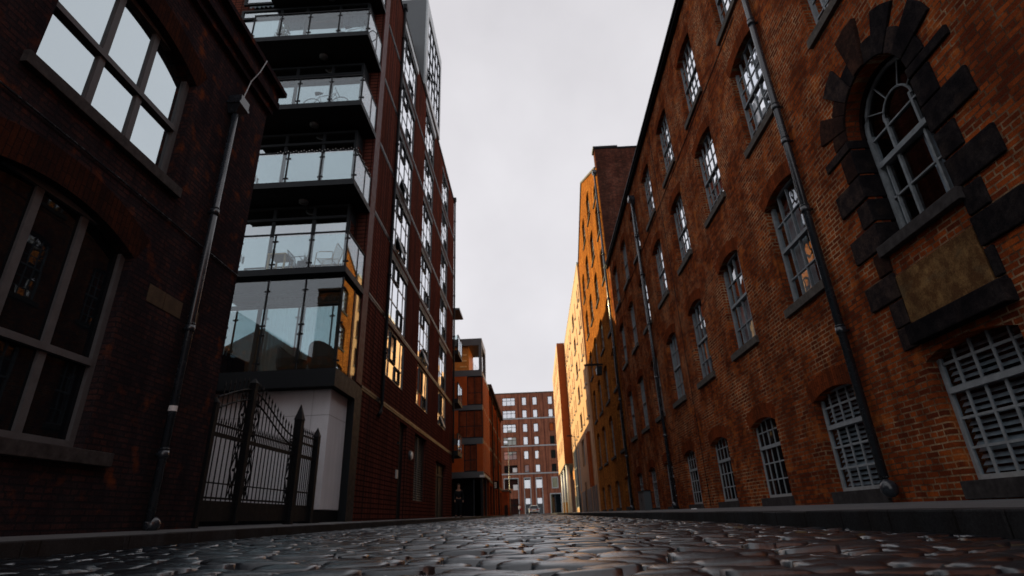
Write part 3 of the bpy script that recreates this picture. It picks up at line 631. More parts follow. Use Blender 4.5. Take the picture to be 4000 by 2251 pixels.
g_.build('side_panel', 'iron', GT)
MB().box(GX-.3, GX+.02, 13.92, 14.45, .14, .5).build('plinth', 'black', GT)

# ---------------------------------------------------------------- apartment building with balconies
AP = thing('apartment_building', 'tall tile clad apartment building with stacked glass balconies on the left', 'apartment building', (-10, 27, 0))
AX = -5.5; bays = [(19.65, 22.7), (25.4, 28.3), (31.4, 34.25)]
arows = [(5.35, 7.35), (7.68, 10.62), (10.98, 13.82), (14.12, 17.05), (17.42, 20.2), (20.55, 23.42)]
holes = [arch(a, b_, v0, v1) for a, b_ in bays for v0, v1 in arows] + [arch(22.45, 23.8, .32, 4.05), arch(25.45, 28.25, 1.08, 4.0), arch(31.1, 34.9, .35, 3.3)]
mb = MB(); facade(mb, 'L', AX, [(16.47, -.2), (37.1, -.2), (37.1, 23.85), (16.47, 23.85)], holes, .28)
floors = [4.24, 7.45, 10.63, 13.94, 17.3, 20.6]
fh = [arch(-11.4, -5.95, f_+.02, f_+2.98) for f_ in floors]
facade(mb, 'F', 16.47, [(-17, -.2), (AX, -.2), (AX, 23.85), (-17, 23.85)], fh, .12)
mb.face([(AX, 37.1, -.2), (-17, 37.1, -.2), (-17, 37.1, 23.85), (AX, 37.1, 23.85)]); mb.face([(-17, 16.47, -.2), (-17, 37.1, -.2), (-17, 37.1, 23.85), (-17, 16.47, 23.85)]); mb.face([(AX, 16.47, 23.85), (AX, 37.1, 23.85), (-17, 37.1, 23.85), (-17, 16.47, 23.85)])
mb.build('wall', 'tile', AP)
for zb in (4.28, 7.55, 10.85, 14.0, 17.3, 20.45):
    MB().box(AX-.05, AX+.035, 17.0, 37.1, zb-.04, zb+.04).box(AX-.02, AX+.02, 17.0, 37.1, zb-.11, zb-.05).build('floor_band', 'band_metal', AP)
for y in (18.05, 23.95, 29.4, 35.9): MB().box(AX-.02, AX+.003, y-.02, y+.02, .3, 23.8).build('panel_joint', 'black', AP)
MB().box(AX-.02, AX+.02, 16.44, 17.0, 4.3, 23.9).build('corner_trim', 'tile_trim', AP)
MB().box(AX-.3, AX+.012, 16.46, 17.12, .0, 4.24).build('corner_post', 'metal_dark', AP)
MB().box(-17, AX+.06, 16.42, 37.15, 23.855, 24.0).build('roof_edge', 'metal_dark', AP)
for bi, (a, b_) in enumerate(bays):
    for ri, (v0, v1) in enumerate(arows):
        h = v1-v0; w0 = b_-a
        mull = [w0*.22, w0*.52, w0*.8]; rows_ = [h*.36] if ri == 0 else [h*.30, h*.62]
        ms_ = window_meshes('A%d%d%d' % (bi, ri, 0), 'L', w0, h, 4, rows_, .05, .045, .06, (), .06, frame_mat='metal_mid', pane_mat='g_apt', tilt=.003, mull=mull)
        w_ = window(AP, ms_, (AX-.03, a, v0))
        for (ua, ub, va, vb) in ((mull[0]+.03, mull[1]-.03, rows_[-1]+.03, h-.1), (mull[1]+.03, mull[2]-.03, .1, rows_[0]-.03)):
            fr_ = MB()
            for q in ((ua, ub, va, va+.05), (ua, ub, vb-.05, vb), (ua, ua+.05, va, vb), (ub-.05, ub, va, vb)): lbox(fr_, 'L', q[0], q[1], -.03, .05, q[2], q[3])
            put(fr_.mesh('casement', 'metal_dark'), 'casement', w_, (AX-.03, a, v0))
        if ri:                                              # ventilation strip at the head
            s_ = MB(); lbox(s_, 'L', 0, w0, -.03, .1, h-.34, h-.01); put(s_.mesh('head_strip', 'metal_dark'), 'head_strip', w_, (AX-.03, a, v0))
# a tilted open light in four of the windows
for (a, v0, v1, u) in ((19.65, 14.12, 15.0, 1.2), (19.65, 10.98, 11.9, 1.0), (25.4, 7.68, 8.5, 1.2), (31.4, 5.35, 6.1, 1.0)):
    S = SIDE['L']; p = MB(); y0, y1 = a+u, a+u+.75
    p.hexa([(AX-.12, y0, v1), (AX-.12, y1, v1), (AX-.08, y1, v1), (AX-.08, y0, v1), (AX+.16, y0, v0), (AX+.16, y1, v0), (AX+.2, y1, v0), (AX+.2, y0, v0)]); p.build('open_light', 'metal_mid', AP)
for ya, yb in ((19.4, 22.95), (25.2, 28.6)): MB().box(AX-.02, AX+.025, ya, yb, 23.42, 23.86).build('fascia', 'metal_pale', AP)
# ground floor doors, louver, entry panel and lamp
b = MB(); b.box(AX-.22, AX-.18, 22.45, 23.8, .25, 4.05); b.box(AX-.18, AX-.15, 23.1, 23.14, .3, 4.05); b.build('door', 'metal_dark', AP)
b = MB(); z_ = 1.1
while z_ < 3.95: b.hexa([(AX-.14, 25.45, z_), (AX-.14, 28.25, z_), (AX-.13, 28.25, z_+.01), (AX-.13, 25.45, z_+.01), (AX-.22, 25.45, z_+.075), (AX-.22, 28.25, z_+.075), (AX-.21, 28.25, z_+.085), (AX-.21, 25.45, z_+.085)]); z_ += .1
b.box(AX-.14, AX-.10, 26.6, 26.66, 1.08, 4.0); b.build('vent_louver', 'metal_mid', AP)
MB().box(AX-.27, AX-.25, 25.4, 28.3, 1.0, 4.05).build('vent_back', 'black', AP)
b = MB(); b.box(AX-.26, AX-.22, 31.1, 34.9, .25, 3.3); b.box(AX-.22, AX-.18, 32.9, 33.0, .3, 3.3); b.box(AX-.22, AX-.17, 31.2, 34.8, 2.6, 2.7); b.build('door', 'metal_dark', AP)
MB().box(AX-.01, AX+.05, 22.05, 22.3, 1.78, 2.1).build('entry_panel', 'metal_pale', AP, bevel=.01)
b = MB(); b.tube([(AX, 24.4, 2.88), (AX+.09, 24.4, 2.88)], .2, 18); b.build('wall_lamp', 'metal_mid', AP, smooth=True)
MB().tube([(AX+.09, 24.4, 2.88), (AX+.14, 24.4, 2.88)], .15, 18).build('lamp_glass', 'white', AP, smooth=True)
MB().box(AX, AX+.1, 22.05, 22.15, 3.08, 3.16).build('camera_box', 'metal_dark', AP)
def apipe(y, zt, turn):
    p = MB(); p.tube([(AX+.10, y, zt), (AX+.10, y, 4.1), (AX+.10, y-.06*turn, 3.85), (AX+.10, y-.3*turn, 3.68)], .065, 12); pp = p.build('drainpipe', 'iron', AP, smooth=True)
    for z_ in (6, 9.2, 12.4, 15.6, 18.8, 22): MB().tube([(AX+.10, y, z_), (AX+.10, y, z_+.08)], .082, 12).build('collar', 'iron', pp, smooth=True)
    MB().box(AX, AX+.2, y-.12, y+.12, zt, zt+.3).build('hopper', 'iron', pp)
apipe(19.2, 24.0, 1); apipe(36.95, 23.9, 0)
# penthouse
b = MB(); b.box(-12, AX+.02, 24.2, 29.4, 24.0, 31.1); b.build('penthouse', 'metal_mid', AP)
b = MB()
for y0, y1, z0, z1 in ((24.2, 24.75, 24.0, 31.1), (29.1, 29.4, 24.0, 31.1), (24.75, 29.1, 30.2, 31.1), (24.75, 29.1, 24.0, 24.5)): b.box(AX+.02, AX+.12, y0, y1, z0, z1)
b.build('penthouse_frame', 'metal_pale', AP)
w_ = put(window_meshes('PH', 'L', 4.35, 5.7, 5, [1.5, 2.9, 4.4], .06, .07, .09, (), frame_mat='metal_dark', pane_mat='g_apt', tilt=.002)[0], 'window', AP, (AX+.115, 24.75, 24.5)); put(_wm['PH'][1], 'pane', w_, (AX+.115, 24.75, 24.5))
p = MB(); p.hexa([(AX+.12, 25.0, 26.0), (AX+.12, 25.8, 26.0), (AX+.16, 25.8, 26.0), (AX+.16, 25.0, 26.0), (AX+.45, 25.0, 24.9), (AX+.45, 25.8, 24.9), (AX+.49, 25.8, 24.9), (AX+.49, 25.0, 24.9)]); p.build('open_light', 'metal_dark', AP)
MB().box(-16.5, -6.2, 17.2, 24.1, 24.0, 27.2).box(-16.5, -6.4, 29.5, 36.5, 24.0, 27.0).build('roof_storey', 'metal_mid', AP)
for y in (20.4, 22.3): MB().box(-6.2, -6.17, y-.03, y+.03, 24.0, 27.2).build('cladding_seam', 'metal_dark', AP)
# glazed walls behind the balconies
for i, f_ in enumerate(floors):
    ms_ = window_meshes('AF', 'F', 5.45, 2.96, 4, [], .09, .11, .1, (2.45,), .1, frame_mat='metal_dark', pane_mat='g_door', tilt=.006, mull=[1.72, 2.82, 4.22])
    DYY = 15.75; w_ = window(AP, ms_, (-11.4, DYY, f_+.02))
    S = SIDE['F']
    MB().box(-5.99, -5.95, DYY+.10, 16.46, f_+.02, f_+2.98).build('bay_return', 'metal_dark', AP); MB().box(-5.948, -5.944, DYY+.16, 16.40, f_+.12, f_+2.4).build('pane', 'g_apt', AP)
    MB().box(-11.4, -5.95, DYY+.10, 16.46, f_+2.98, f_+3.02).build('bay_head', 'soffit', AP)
    if i in (0, 3, 4, 5):
        x0, x1 = ((2.9, 4.15) if i == 0 else (.15, 1.65)); put(once('cF%d' % (i > 0), lambda: curtain_mesh('F', 1, 1, x0, x1, .05, 2.8, d=.2, n=26, amp=.05)), 'curtain', w_, (-11.4, DYY, f_+.02))
        if i in (0, 4): put(once('cG', lambda: curtain_mesh('F', 1, 1, 4.3, 5.35, .05, 2.8, d=.2, n=22, amp=.05)), 'curtain', w_, (-11.4, DYY, f_+.02))
        if i == 4: put(once('cH', lambda: curtain_mesh('F', 1, 1, 1.85, 2.75, .05, 2.8, d=.2, n=20, amp=.05)), 'curtain', w_, (-11.4, DYY, f_+.02))
    for q in (1.62, 1.9): 
        b = MB(); lbox(b, 'F', q-.02, q+.02, -.05, 0, .9, 1.15); put(once('hd%.1f' % q, lambda: b.mesh('handle', 'metal_pale')), 'handle', w_, (-11.4, DYY, f_+.02))
def balcony(f_, th=.17, screen=False, soffit=True):
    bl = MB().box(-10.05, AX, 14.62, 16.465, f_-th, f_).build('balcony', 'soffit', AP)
    MB().box(-10.06, AX+.02, 14.60, 14.618, f_-th-.02, f_+.02).box(AX+.002, AX+.02, 14.62, 16.44, f_-th-.02, f_+.02).build('fascia', 'metal_dark' if not screen else 'metal_dark', bl)
    top = f_+1.22 if not screen else 7.10
    xs = [AX-.03, -6.67, -7.83, -8.95, -10.02]
    for x in xs:
        p = MB(); p.box(x-.022, x+.022, 14.64, 14.69, f_, top)
        for z_ in ((f_+.2, f_+1.0) if not screen else (f_+.25, f_+1.1, f_+1.4, f_+2.5)): p.box(x-.09, x+.09, 14.655, 14.70, z_-.025, z_+.025)
        p.build('post', 'iron', bl)
    for y in (15.72, 16.36): MB().box(AX-.05, AX-.005, y-.02, y+.02, f_, top).build('post', 'iron', bl)
    for a, b_ in zip(xs[1:], xs[:-1]):
        MB().box(a+.03, b_-.03, 14.660, 14.672, f_+.05, top-(.06 if not screen else .02)).build('glass_panel', 'g_bal', bl)
    for a, b_ in ((14.70, 15.70), (15.74, 16.34)): MB().box(AX-.030, AX-.018, a, b_, f_+.05, top-.05).build('glass_panel', 'g_bal', bl)
    if not screen: MB().box(-10.05, AX, 14.635, 14.685, top, top+.045).box(AX-.055, AX, 14.685, 16.44, top, top+.045).build('handrail', 'iron', bl)
    if soffit: MB().tube([(-7.5, 15.5, f_-th-.1), (-7.5, 15.5, f_-th-.07), (-7.5, 15.5, f_-th)], [.08, .16, .17], 16).build('soffit_lamp', 'metal_mid', bl, smooth=True)
    return bl
for f_ in floors[1:]: balcony(f_, soffit=f_ > 8)
balcony(4.24, .47, True, False)
# white concrete pier and its wall behind the gate
WP = MB().box(-15.9, -5.70, 15.0, 16.44, .56, 3.765).build('concrete_pier', 'concrete', AP, bevel=.02)
MB().box(-15.9, -5.71, 15.02, 16.44, .0, .558).build('pier_base', 'black', AP)
MB().box(-15.9, -5.697, 14.996, 16.43, 3.02, 3.028).build('pier_joint', 'metal_mid', AP)
# little balconies at the far end
for f_ in (4.5, 8.0, 11.5):
    bl = MB().box(-7.5, -5.12, 37.2, 39.4, f_-.3, f_).build('balcony', 'metal_dark', AP)
    MB().box(-5.16, -5.14, 37.25, 39.35, f_+.05, f_+1.1).box(-7.5, -5.2, 37.22, 37.24, f_+.05, f_+1.1).build('glass_panel', 'g_bal', bl)
    b = MB()
    for y in (37.22, 38.3, 39.38): b.box(-5.2, -5.12, y-.02, y+.02, f_, f_+1.15)
    b.box(-5.2, -5.12, 37.2, 39.4, f_+1.1, f_+1.15); b.build('handrail', 'iron', bl)
MB().box(-7.5, -5.05, 37.2, 39.4, 14.6, 14.75).build('canopy', 'metal_mid', AP)

# ---------------------------------------------------------------- things on the balconies
def bicycle(name, label, x, y, z_):
    t_ = thing(name, label, 'bicycle', (x, y, z_)); R_ = .34
    def wheel(cx):
        w = MB(); w.tube([(cx+R_*math.cos(2*math.pi*k/24), y, z_+R_+R_*math.sin(2*math.pi*k/24)) for k in range(24)], .017, 8, True)
        o = w.build('wheel', 'rubber', t_, smooth=True)
        s_ = MB()
        for k in range(12): s_.tube([(cx, y, z_+R_), (cx+.32*math.cos(math.pi*k/6), y, z_+R_+.32*math.sin(math.pi*k/6))], .003, 4)
        s_.tube([(cx, y-.04, z_+R_), (cx, y+.04, z_+R_)], .025, 8); s_.build('spokes', 'metal_pale', o)
    wheel(x-.53); wheel(x+.53)
    P = lambda a, h: (x+a, y, z_+h)
    f_ = MB()
    for a, b_ in ((P(-.13, .30), P(-.27, .86)), (P(-.13, .30), P(.32, .80)), (P(-.24, .74), P(.34, .86)), (P(.36, .92), P(.31, .78)), (P(-.53, .34), P(-.13, .30)), (P(-.53, .34), P(-.25, .76)), (P(.33, .82), P(.53, .34))): f_.tube([a, b_], .017, 8)
    f_.build('frame', 'silver', t_, smooth=True)
    MB().tube([(x+.40, y-.24, z_+.93), (x+.36, y-.1, z_+.98), (x+.36, y+.1, z_+.98), (x+.40, y+.24, z_+.93)], .014, 8).build('handlebar', 'iron', t_, smooth=True)
    MB().tube([P(-.42, .90), P(-.28, .91), P(-.14, .90)], [.07, .06, .02], 8).build('saddle', 'rubber', t_, smooth=True)
    b = MB(); b.tube([(x-.13, y-.03, z_+.30), (x-.13, y+.03, z_+.30)], .09, 14); b.tube([(x-.13, y-.08, z_+.30), (x-.05, y-.08, z_+.18)], .01, 5); b.build('crank', 'iron', t_)
    return t_
bicycle('bicycle', 'silver bicycle with both wheels showing behind glass, on the balcony above the fairy lights', -7.0, 15.1, 13.94)
bicycle('bicycle', 'bicycle behind the glass of the higher balcony beside the potted plant', -6.2, 15.15, 17.3)
pt = thing('potted_plant', 'bushy potted shrub behind glass on the higher balcony', 'plant', (-9.1, 15.15, 17.3))
MB().tube([(-9.1, 15.2, 17.3), (-9.1, 15.2, 17.62)], [.13, .18], 14).build('pot', 'metal_dark', pt, smooth=True)
b = MB()
for k in range(260):
    a = random.uniform(0, 6.283); h = random.uniform(0, 1); r = .38*math.sqrt(random.random())*(1-.55*h); c0 = Vector((-9.1+r*math.cos(a), 15.2+r*math.sin(a), 17.65+h*.85))
    d1 = Vector((random.uniform(-1, 1), random.uniform(-1, 1), random.uniform(-.4, 1))).normalized()*.07; d2 = d1.cross(Vector((random.uniform(-1, 1), 1, .3))).normalized()*.025
    b.face([c0-d1, c0+d2, c0+d1, c0-d2])
b.build('foliage', 'leaf', pt)
MB().tube([(-9.1, 15.2, 17.6), (-9.1, 15.2, 18.3)], .015, 6).build('stem', 'wood', pt)
fl = thing('fairy_lights', 'string of tiny white bulbs wound along the handrail of the middle balcony', 'string lights', (-6.5, 14.62, 11.88))
b = MB(); s_ = MB(); prev = None
for k in range(44):
    x = -8.2+2.7*k/30 if k < 31 else AX+.02; y = 14.62 if k < 31 else 14.62+(k-30)*.12; z_ = 11.87+.045*math.sin(k*2.1)
    MB().ball((x, y-.01, z_), .013, 5).build('bulb', 'bulb', fl, smooth=True)
    if prev: s_.tube([prev, (x, y, z_)], .004, 4)
    prev = (x, y, z_)
s_.build('wire', 'iron', fl)
tb = thing('side_table', 'small pale wooden table on the balcony with the wire armchairs', 'table', (-7.9, 15.3, 7.45))
MB().box(-8.2, -7.6, 15.0, 15.6, 8.18, 8.23).build('table_top', 'wood', tb, bevel=.006)
for x in (-8.16, -7.64):
    for y in (15.04, 15.56): MB().box(x-.025, x+.025, y-.025, y+.025, 7.45, 8.18).build('leg', 'wood', tb)
bo = MB(); bo.tube([(-8.12, 15.2, 8.23), (-8.12, 15.2, 8.43), (-8.12, 15.2, 8.48), (-8.12, 15.2, 8.56)], [.05, .05, .018, .018], 10); tag(bo.build('bottle', 'metal_mid', None, smooth=True), 'dark bottle standing on the small wooden balcony table', 'bottle')
def armchair(x, y, z_, label, sgn=1, mat='copper'):
    t_ = thing('armchair', label, 'chair', (x, y, z_), None)
    for dy in (-.27, .27):
        f_ = MB(); f_.tube([(x-sgn*.33, y+dy, z_), (x-sgn*.28, y+dy, z_+.62), (x-sgn*.18, y+dy, z_+.66), (x+sgn*.22, y+dy, z_+.64), (x+sgn*.25, y+dy, z_+.4), (x+sgn*.24, y+dy, z_)], .014, 8); f_.build('side_frame', mat, t_, smooth=True)
    s_ = MB(); 
    for k in range(8): yy = y-.25+.5*k/7; s_.tube([(x-sgn*.27, yy, z_+.43), (x+sgn*.2, yy, z_+.40)], .007, 6)
    for xx, hh in ((x-sgn*.27, .43), (x+sgn*.2, .40)): s_.tube([(xx, y-.27, z_+hh), (xx, y+.27, z_+hh)], .012, 6)
    s_.build('seat', mat, t_)
    b = MB()
    for k in range(8): yy = y-.25+.5*k/7; b.tube([(x+sgn*.2, yy, z_+.40), (x+sgn*.36, yy, z_+.92)], .007, 6)
    b.tube([(x+sgn*.36, y-.27, z_+.92), (x+sgn*.36, y+.27, z_+.92)], .013, 6); b.tube([(x+sgn*.22, y-.27, z_+.40), (x+sgn*.36, y-.27, z_+.92)], .012, 6); b.tube([(x+sgn*.22, y+.27, z_+.40), (x+sgn*.36, y+.27, z_+.92)], .012, 6)
    b.build('backrest', mat, t_)
armchair(-6.25, 15.1, 7.45, 'tan wire armchair at the glass corner of the balcony with the wooden table')
armchair(-7.25, 15.35, 7.45, 'dark wire armchair between the wooden table and the tan armchair', -1, 'iron')
pc = thing('planter_box', 'black planter crate with spiky plant between the two wire armchairs', 'planter', (-6.95, 14.95, 7.45))
MB().box(-7.12, -6.8, 14.82, 15.1, 7.45, 7.82).build('crate', 'black', pc, bevel=.01)
b = MB()
for k in range(26):
    a = random.uniform(0, 6.283); t1 = random.uniform(.15, .32); c0 = Vector((-6.96, 14.96, 7.8)); e = c0+Vector((math.cos(a)*t1, math.sin(a)*t1, random.uniform(.12, .34))); d = Vector((-math.sin(a), math.cos(a), 0))*.02
    b.face([c0-d, c0+d, e])
b.build('foliage', 'leaf', pc)
def tub_chair(x, y, label, lean):
    t_ = thing('tub_chair', label, 'chair', (x, y, 4.24)); n = 20; sh = MB(); rows_ = []
    for r_, zf in ((.26, 0), (.40, .16), (.46, .40), (.45, 1.)):
        ring = []
        for k in range(n):
            a = 2*math.pi*k/n; back = (1-math.cos(a-lean))/2; top = .36+.52*back**1.4
            ring.append((x+r_*math.cos(a), y+r_*math.sin(a), 4.27+(zf if zf < 1 else top)))
        rows_.append(ring)
    for ra, rb in zip(rows_[:-1], rows_[1:]):
        for k in range(n): sh.face([ra[k], ra[(k+1) % n], rb[(k+1) % n], rb[k]])
    inner = [[(x+(px-x)*.86, y+(py-y)*.86, pz-.01) for px, py, pz in rows_[-1]], [(x+(px-x)*.8, y+(py-y)*.8, 4.62) for px, py, pz in rows_[2]]]
    for k in range(n): sh.face([rows_[-1][k], rows_[-1][(k+1) % n], inner[0][(k+1) % n], inner[0][k]]); sh.face([inner[0][k], inner[0][(k+1) % n], inner[1][(k+1) % n], inner[1][k]])
    sh.build('shell', 'metal_dark', t_, smooth=True)
    MB().tube([(x, y, 4.56), (x, y, 4.64), (x, y, 4.66)], [.36, .36, .3], 18).build('cushion', 'cloth_dark', t_, smooth=True)
    MB().tube([(x, y, 4.24), (x, y, 4.28)], .24, 16).build('base', 'iron', t_)
tub_chair(-7.05, 15.2, 'high backed dark tub chair behind the lowest glass screen, nearer the gate', 0.)
tub_chair(-6.10, 15.2, 'low dark tub chair at the right corner of the lowest glazed balcony', 1.3)

# ---------------------------------------------------------------- corner building with open roof frame, beyond the apartments
CB = thing('corner_building', 'orange panelled corner building with an open grey roof frame past the apartments', 'building', (-7, 50, 0))
DX, DY = -4.33, 47.0
mb = MB(); mb.box(-16, DX-.08, DY+.08, 54, 3.5, 12.0); mb.box(-16, -5.2, DY+1.2, 54, .2, 3.5); mb.build('wall', 'brick_vict', CB)
b = MB(); b.box(-20, -9.5, DY-4, DY+12, 0, 20.8); b.build('shadow_block', 'brick_vict', CB)  # unseen block, added and sized to shade the gabled warehouse's lower wall
for z0, z1 in ((3.42, 3.9), (6.12, 6.62), (9.0, 9.42), (12.0, 12.55)): MB().box(-9, DX, DY-.02, DY+.4, z0, z1).box(DX-.35, DX+.02, DY+.4, 54, z0+.15, z1-.1).build('floor_band', 'metal_mid', CB)
for x0, x1, z0, z1 in ((-9, -5.95, 3.9, 6.12), (-4.85, DX, 3.9, 6.12), (-9, -6.45, 6.62, 9.0), (-9, -5.68, 9.42, 12.0)): MB().box(x0, x1, DY, DY+.3, z0, z1).build('panel', 'orange_panel', CB)
for x0, x1, z0, z1, nc in ((-5.95, -4.85, 3.9, 6.12, 2), (-6.45, DX, 6.62, 9.0, 3), (-5.68, DX, 9.42, 12.0, 2)):
    ms_ = window_meshes('D%.1f' % z0, 'F', x1-x0, z1-z0, nc, [(z1-z0)*.42], .08, .05, .1, (), frame_mat='metal_dark', pane_mat='g_sash', tilt=.01); window(CB, ms_, (x0, DY+.05, z0))
b = MB(); y = 47.6
while y < 53.6: b.box(DX-.08, DX+.06, y, y+.5, 3.9, 12.0); y += 1.25
b.build('pilasters', 'orange_panel', CB)
b = MB(); y = 48.15
for k in range(5):
    for z0, z1 in ((4.1, 6.0), (6.8, 8.9), (9.6, 11.7)): b.box(DX-.1, DX-.05, y+1.25*k, y+1.25*k+.55, z0, z1)
b.build('side_windows', 'g_dark', CB)
rf = MB(); rf.box(-9, DX, DY-.02, DY+4, 14.85, 15.5); rf.box(DX-.28, DX, DY-.02, DY+.26, 12.55, 14.85); rf.box(DX-.28, DX, DY+3.7, DY+4, 12.55, 14.85); rf.build('roof_frame', 'metal_mid', CB)
MB().box(-9, -5.55, DY+.3, DY+3.9, 12.55, 14.85).build('roof_room', 'timber', CB)
b = MB()
for z_ in (12.9, 13.45, 14.0): b.box(-6.35, -5.75, DY+.26, DY+.32, z_, z_+.12)
b.build('timber_slats', 'timber_light', CB)
MB().box(-6.6, -6.2, DY+.2, DY+.32, 13.9, 14.7).build('roof_window', 'g_far', CB)
b = MB()
for k in range(7): b.box(-5.5+.02+.16*k, -5.5+.045+.16*k, DY+3.5, DY+3.53, 12.55, 14.2-.2*k)
b.box(-4.9, -4.83, DY+3.4, DY+3.46, 12.55, 14.8); b.build('roof_rail', 'metal_dark', CB)
b = MB(); b.box(-9, -5.25, DY+1.0, DY+1.15, .3, 3.42); b.box(-5.35, -5.2, DY+1.15, 54, .3, 3.42); b.build('shopfront', 'g_dark', CB)
b = MB(); b.box(DX-.25, DX-.05, DY+.05, DY+.25, .3, 3.42); b.box(DX-.2, DX-.05, 50.3, 50.5, .3, 3.42); b.build('column', 'metal_dark', CB)
MB().box(DX-.3, DX+.1, DY-.12, DY-.02, 3.42, 3.6).build('corner_light', 'white', CB)

# ---------------------------------------------------------------- Victorian brick building, outbuilding and the building closing the street
VB = thing('brick_building', 'orange brick building with heavy bracketed cornice beyond the corner building', 'building', (-8, 64, 0)); VX = -4.45
hv = []
for k in range(7):
    for z0, z1 in ((4.2, 6.2), (7.0, 8.9), (9.8, 11.5)): hv.append(arch(55.2+2.7*k, 56.3+2.7*k, z0, z1, .12, 6))
for k in range(5): hv.append(arch(55+3.8*k, 57.8+3.8*k, .6, 3.2))
mb = MB(); facade(mb, 'L', VX, [(54.05, 0), (74, 0), (74, 12.7), (54.05, 12.7)], hv, .2); mb.face([(VX, 54.05, 0), (-16, 54.05, 0), (-16, 54.05, 12.7), (VX, 54.05, 12.7)]); mb.face([(VX, 74, 0), (-16, 74, 0), (-16, 74, 12.7), (VX, 74, 12.7)]); mb.face([(VX, 54.05, 12.7), (-16, 54.05, 12.7), (-16, 74, 12.7), (VX, 74, 12.7)]); mb.build('wall', 'brick_vict', VB)
MB().box(-16, VX+.15, 54.02, 74.1, 12.2, 12.45).box(-16, VX+.4, 54.0, 74.2, 12.45, 12.85).build('cornice', 'stone_mid', VB)
for z_ in (3.5, 6.6, 9.4): MB().box(VX-.05, VX+.06, 54.05, 74, z_, z_+.22).build('string_course', 'sill', VB)
b = MB()
for k in range(8): b.box(VX-.05, VX+.09, 54.1+2.7*k, 54.5+2.7*k, 3.8, 12.2)
b.build('pilasters', 'brick_vict', VB)
MB().box(VX-.2, VX-.12, 54.5, 73.8, .5, 12).build('window_glass', 'g_dark', VB)
MB().tube([(VX+.12, 58.3, .6), (VX+.12, 58.3, 12.2)], .07, 8).build('drainpipe', 'iron', VB); MB().tube([(VX+.12, 66.3, .6), (VX+.12, 66.3, 12.2)], .07, 8).build('drainpipe', 'iron', VB)
MB().box(VX, VX+.05, 59.2, 63.5, 5.4, 8.2).build('grey_panel', 'stone_mid', VB)
MB().box(-6.6, -5.9, 70, 71.4, 12.8, 14.0).build('chimney', 'brick_vict', VB)
sg = thing('hanging_sign', 'black framed white sign with dark figures hanging from the orange brick building', 'sign', (-4.4, 60, 3.6))
MB().box(-4.72, -3.98, 60, 60.1, 3.1, 3.9).build('frame', 'black', sg); MB().box(-4.62, -4.17, 59.985, 60.0, 3.2, 3.75).build('panel', 'white', sg)
b = MB()
for x0, x1, z0, z1 in ((-4.58, -4.48, 3.5, 3.68), (-4.45, -4.37, 3.5, 3.68), (-4.34, -4.22, 3.5, 3.68), (-4.40, -4.34, 3.22, 3.42), (-4.29, -4.23, 3.22, 3.45)): b.box(x0, x1, 59.975, 59.984, z0, z1)
b.build('lettering', 'metal_mid', sg); MB().box(-4.5, -4.46, 60.02, 60.06, 3.9, 4.1).build('bracket', 'iron', sg)
OB = thing('outbuilding', 'low orange brick outbuilding at the far end of the left pavement', 'building', (-5, 80, .5))
mb = MB(); mb.box(-9, -3.75, 78, 83, .3, 3.6); mb.build('wall', 'brick_vict', OB); MB().box(-9.1, -3.6, 77.9, 83.1, 3.6, 3.85).build('roof', 'slate', OB)
MB().box(-4.4, -3.95, 77.96, 78.0, .6, 1.9).build('door', 'cloth_dark', OB); MB().box(-3.752, -3.72, 79, 80.2, .6, 2.7).build('door', 'metal_dark', OB)

EB = thing('end_building', 'wide red brick office block with square white windows closing the end of the street', 'office building', (0, 130, .9)); EY = 125.0
rowsE = [(24.22, 26.08), (21.35, 23.15), (18.15, 20.02), (15.35, 17.1), (12.25, 14.05), (9.45, 11.08)]
colsE = [(-6.9, -3.95, 3), (-2.37, -1.34, 1), (.08, 1.17, 1), (3.64, 4.7, 1), (6.4, 7.5, 1), (9.0, 10.1, 1), (-9.6, -8.5, 1), (-12.4, -11.3, 1)]
he = []
for a, b_, n in colsE:
    for z0, z1 in rowsE: he.append(arch(a, b_, z0, z1))
tall = [(-6.9, -3.95, 1.0, 8.2), (-2.5, -1.27, 1.0, 8.2), (.06, 1.29, 1.0, 8.15), (3.58, 4.72, 6.15, 8.15), (3.05, 5.2, 1.0, 4.8)]
for a, b_, z0, z1 in tall: he.append(arch(a, b_, z0, z1))
mb = MB(); facade(mb, 'F', EY, [(-22, .3), (24, .3), (24, 27.0), (-22, 27.0)], he, .25)
mb.face([(-22, EY, .3), (-22, 140, .3), (-22, 140, 27), (-22, EY, 27)]); mb.face([(24, EY, .3), (24, 140, .3), (24, 140, 27), (24, EY, 27)]); mb.face([(-22, 140, .3), (24, 140, .3), (24, 140, 27), (-22, 140, 27)]); mb.face([(-22, EY, 27), (24, EY, 27), (24, 140, 27), (-22, 140, 27)])
mb.build('wall', 'brick_far', EB)
for z_ in (21.1, 15.0, 9.1): MB().box(-22, 24, EY-.06, EY+.05, z_, z_+.24).build('string_course', 'metal_pale', EB)
MB().box(-22, 24, EY-.1, EY+.3, 27.0, 27.2).build('coping', 'sill', EB)
for x in (-3.2, -.45, 2.5, 5.6, 8.3): MB().box(x-.07, x+.07, EY-.004, EY+.02, 1, 27).build('joint', 'tile_trim', EB)
random.seed(3)
for ci, (a, b_, n) in enumerate(colsE):
    for ri, (z0, z1) in enumerate(rowsE):
        pm = 'g_far'
        if ci == 3 and ri >= 3: pm = 'g_dark'
        if ci == 3 and ri == 2: pm = 'orange_panel'
        if ci == 0 and ri == 5: pm = 'g_dark'
        h = round(z1-z0, 1)
        ms_ = window_meshes('E%d%s%.1f' % (n, pm, h), 'F', b_-a, z1-z0, n, [(z1-z0)*.62] if n == 3 else [], .09, .09, .1, (), frame_mat='metal_dark', pane_mat=pm, tilt=.012)
        window(EB, ms_, (a, EY+.12, z0))
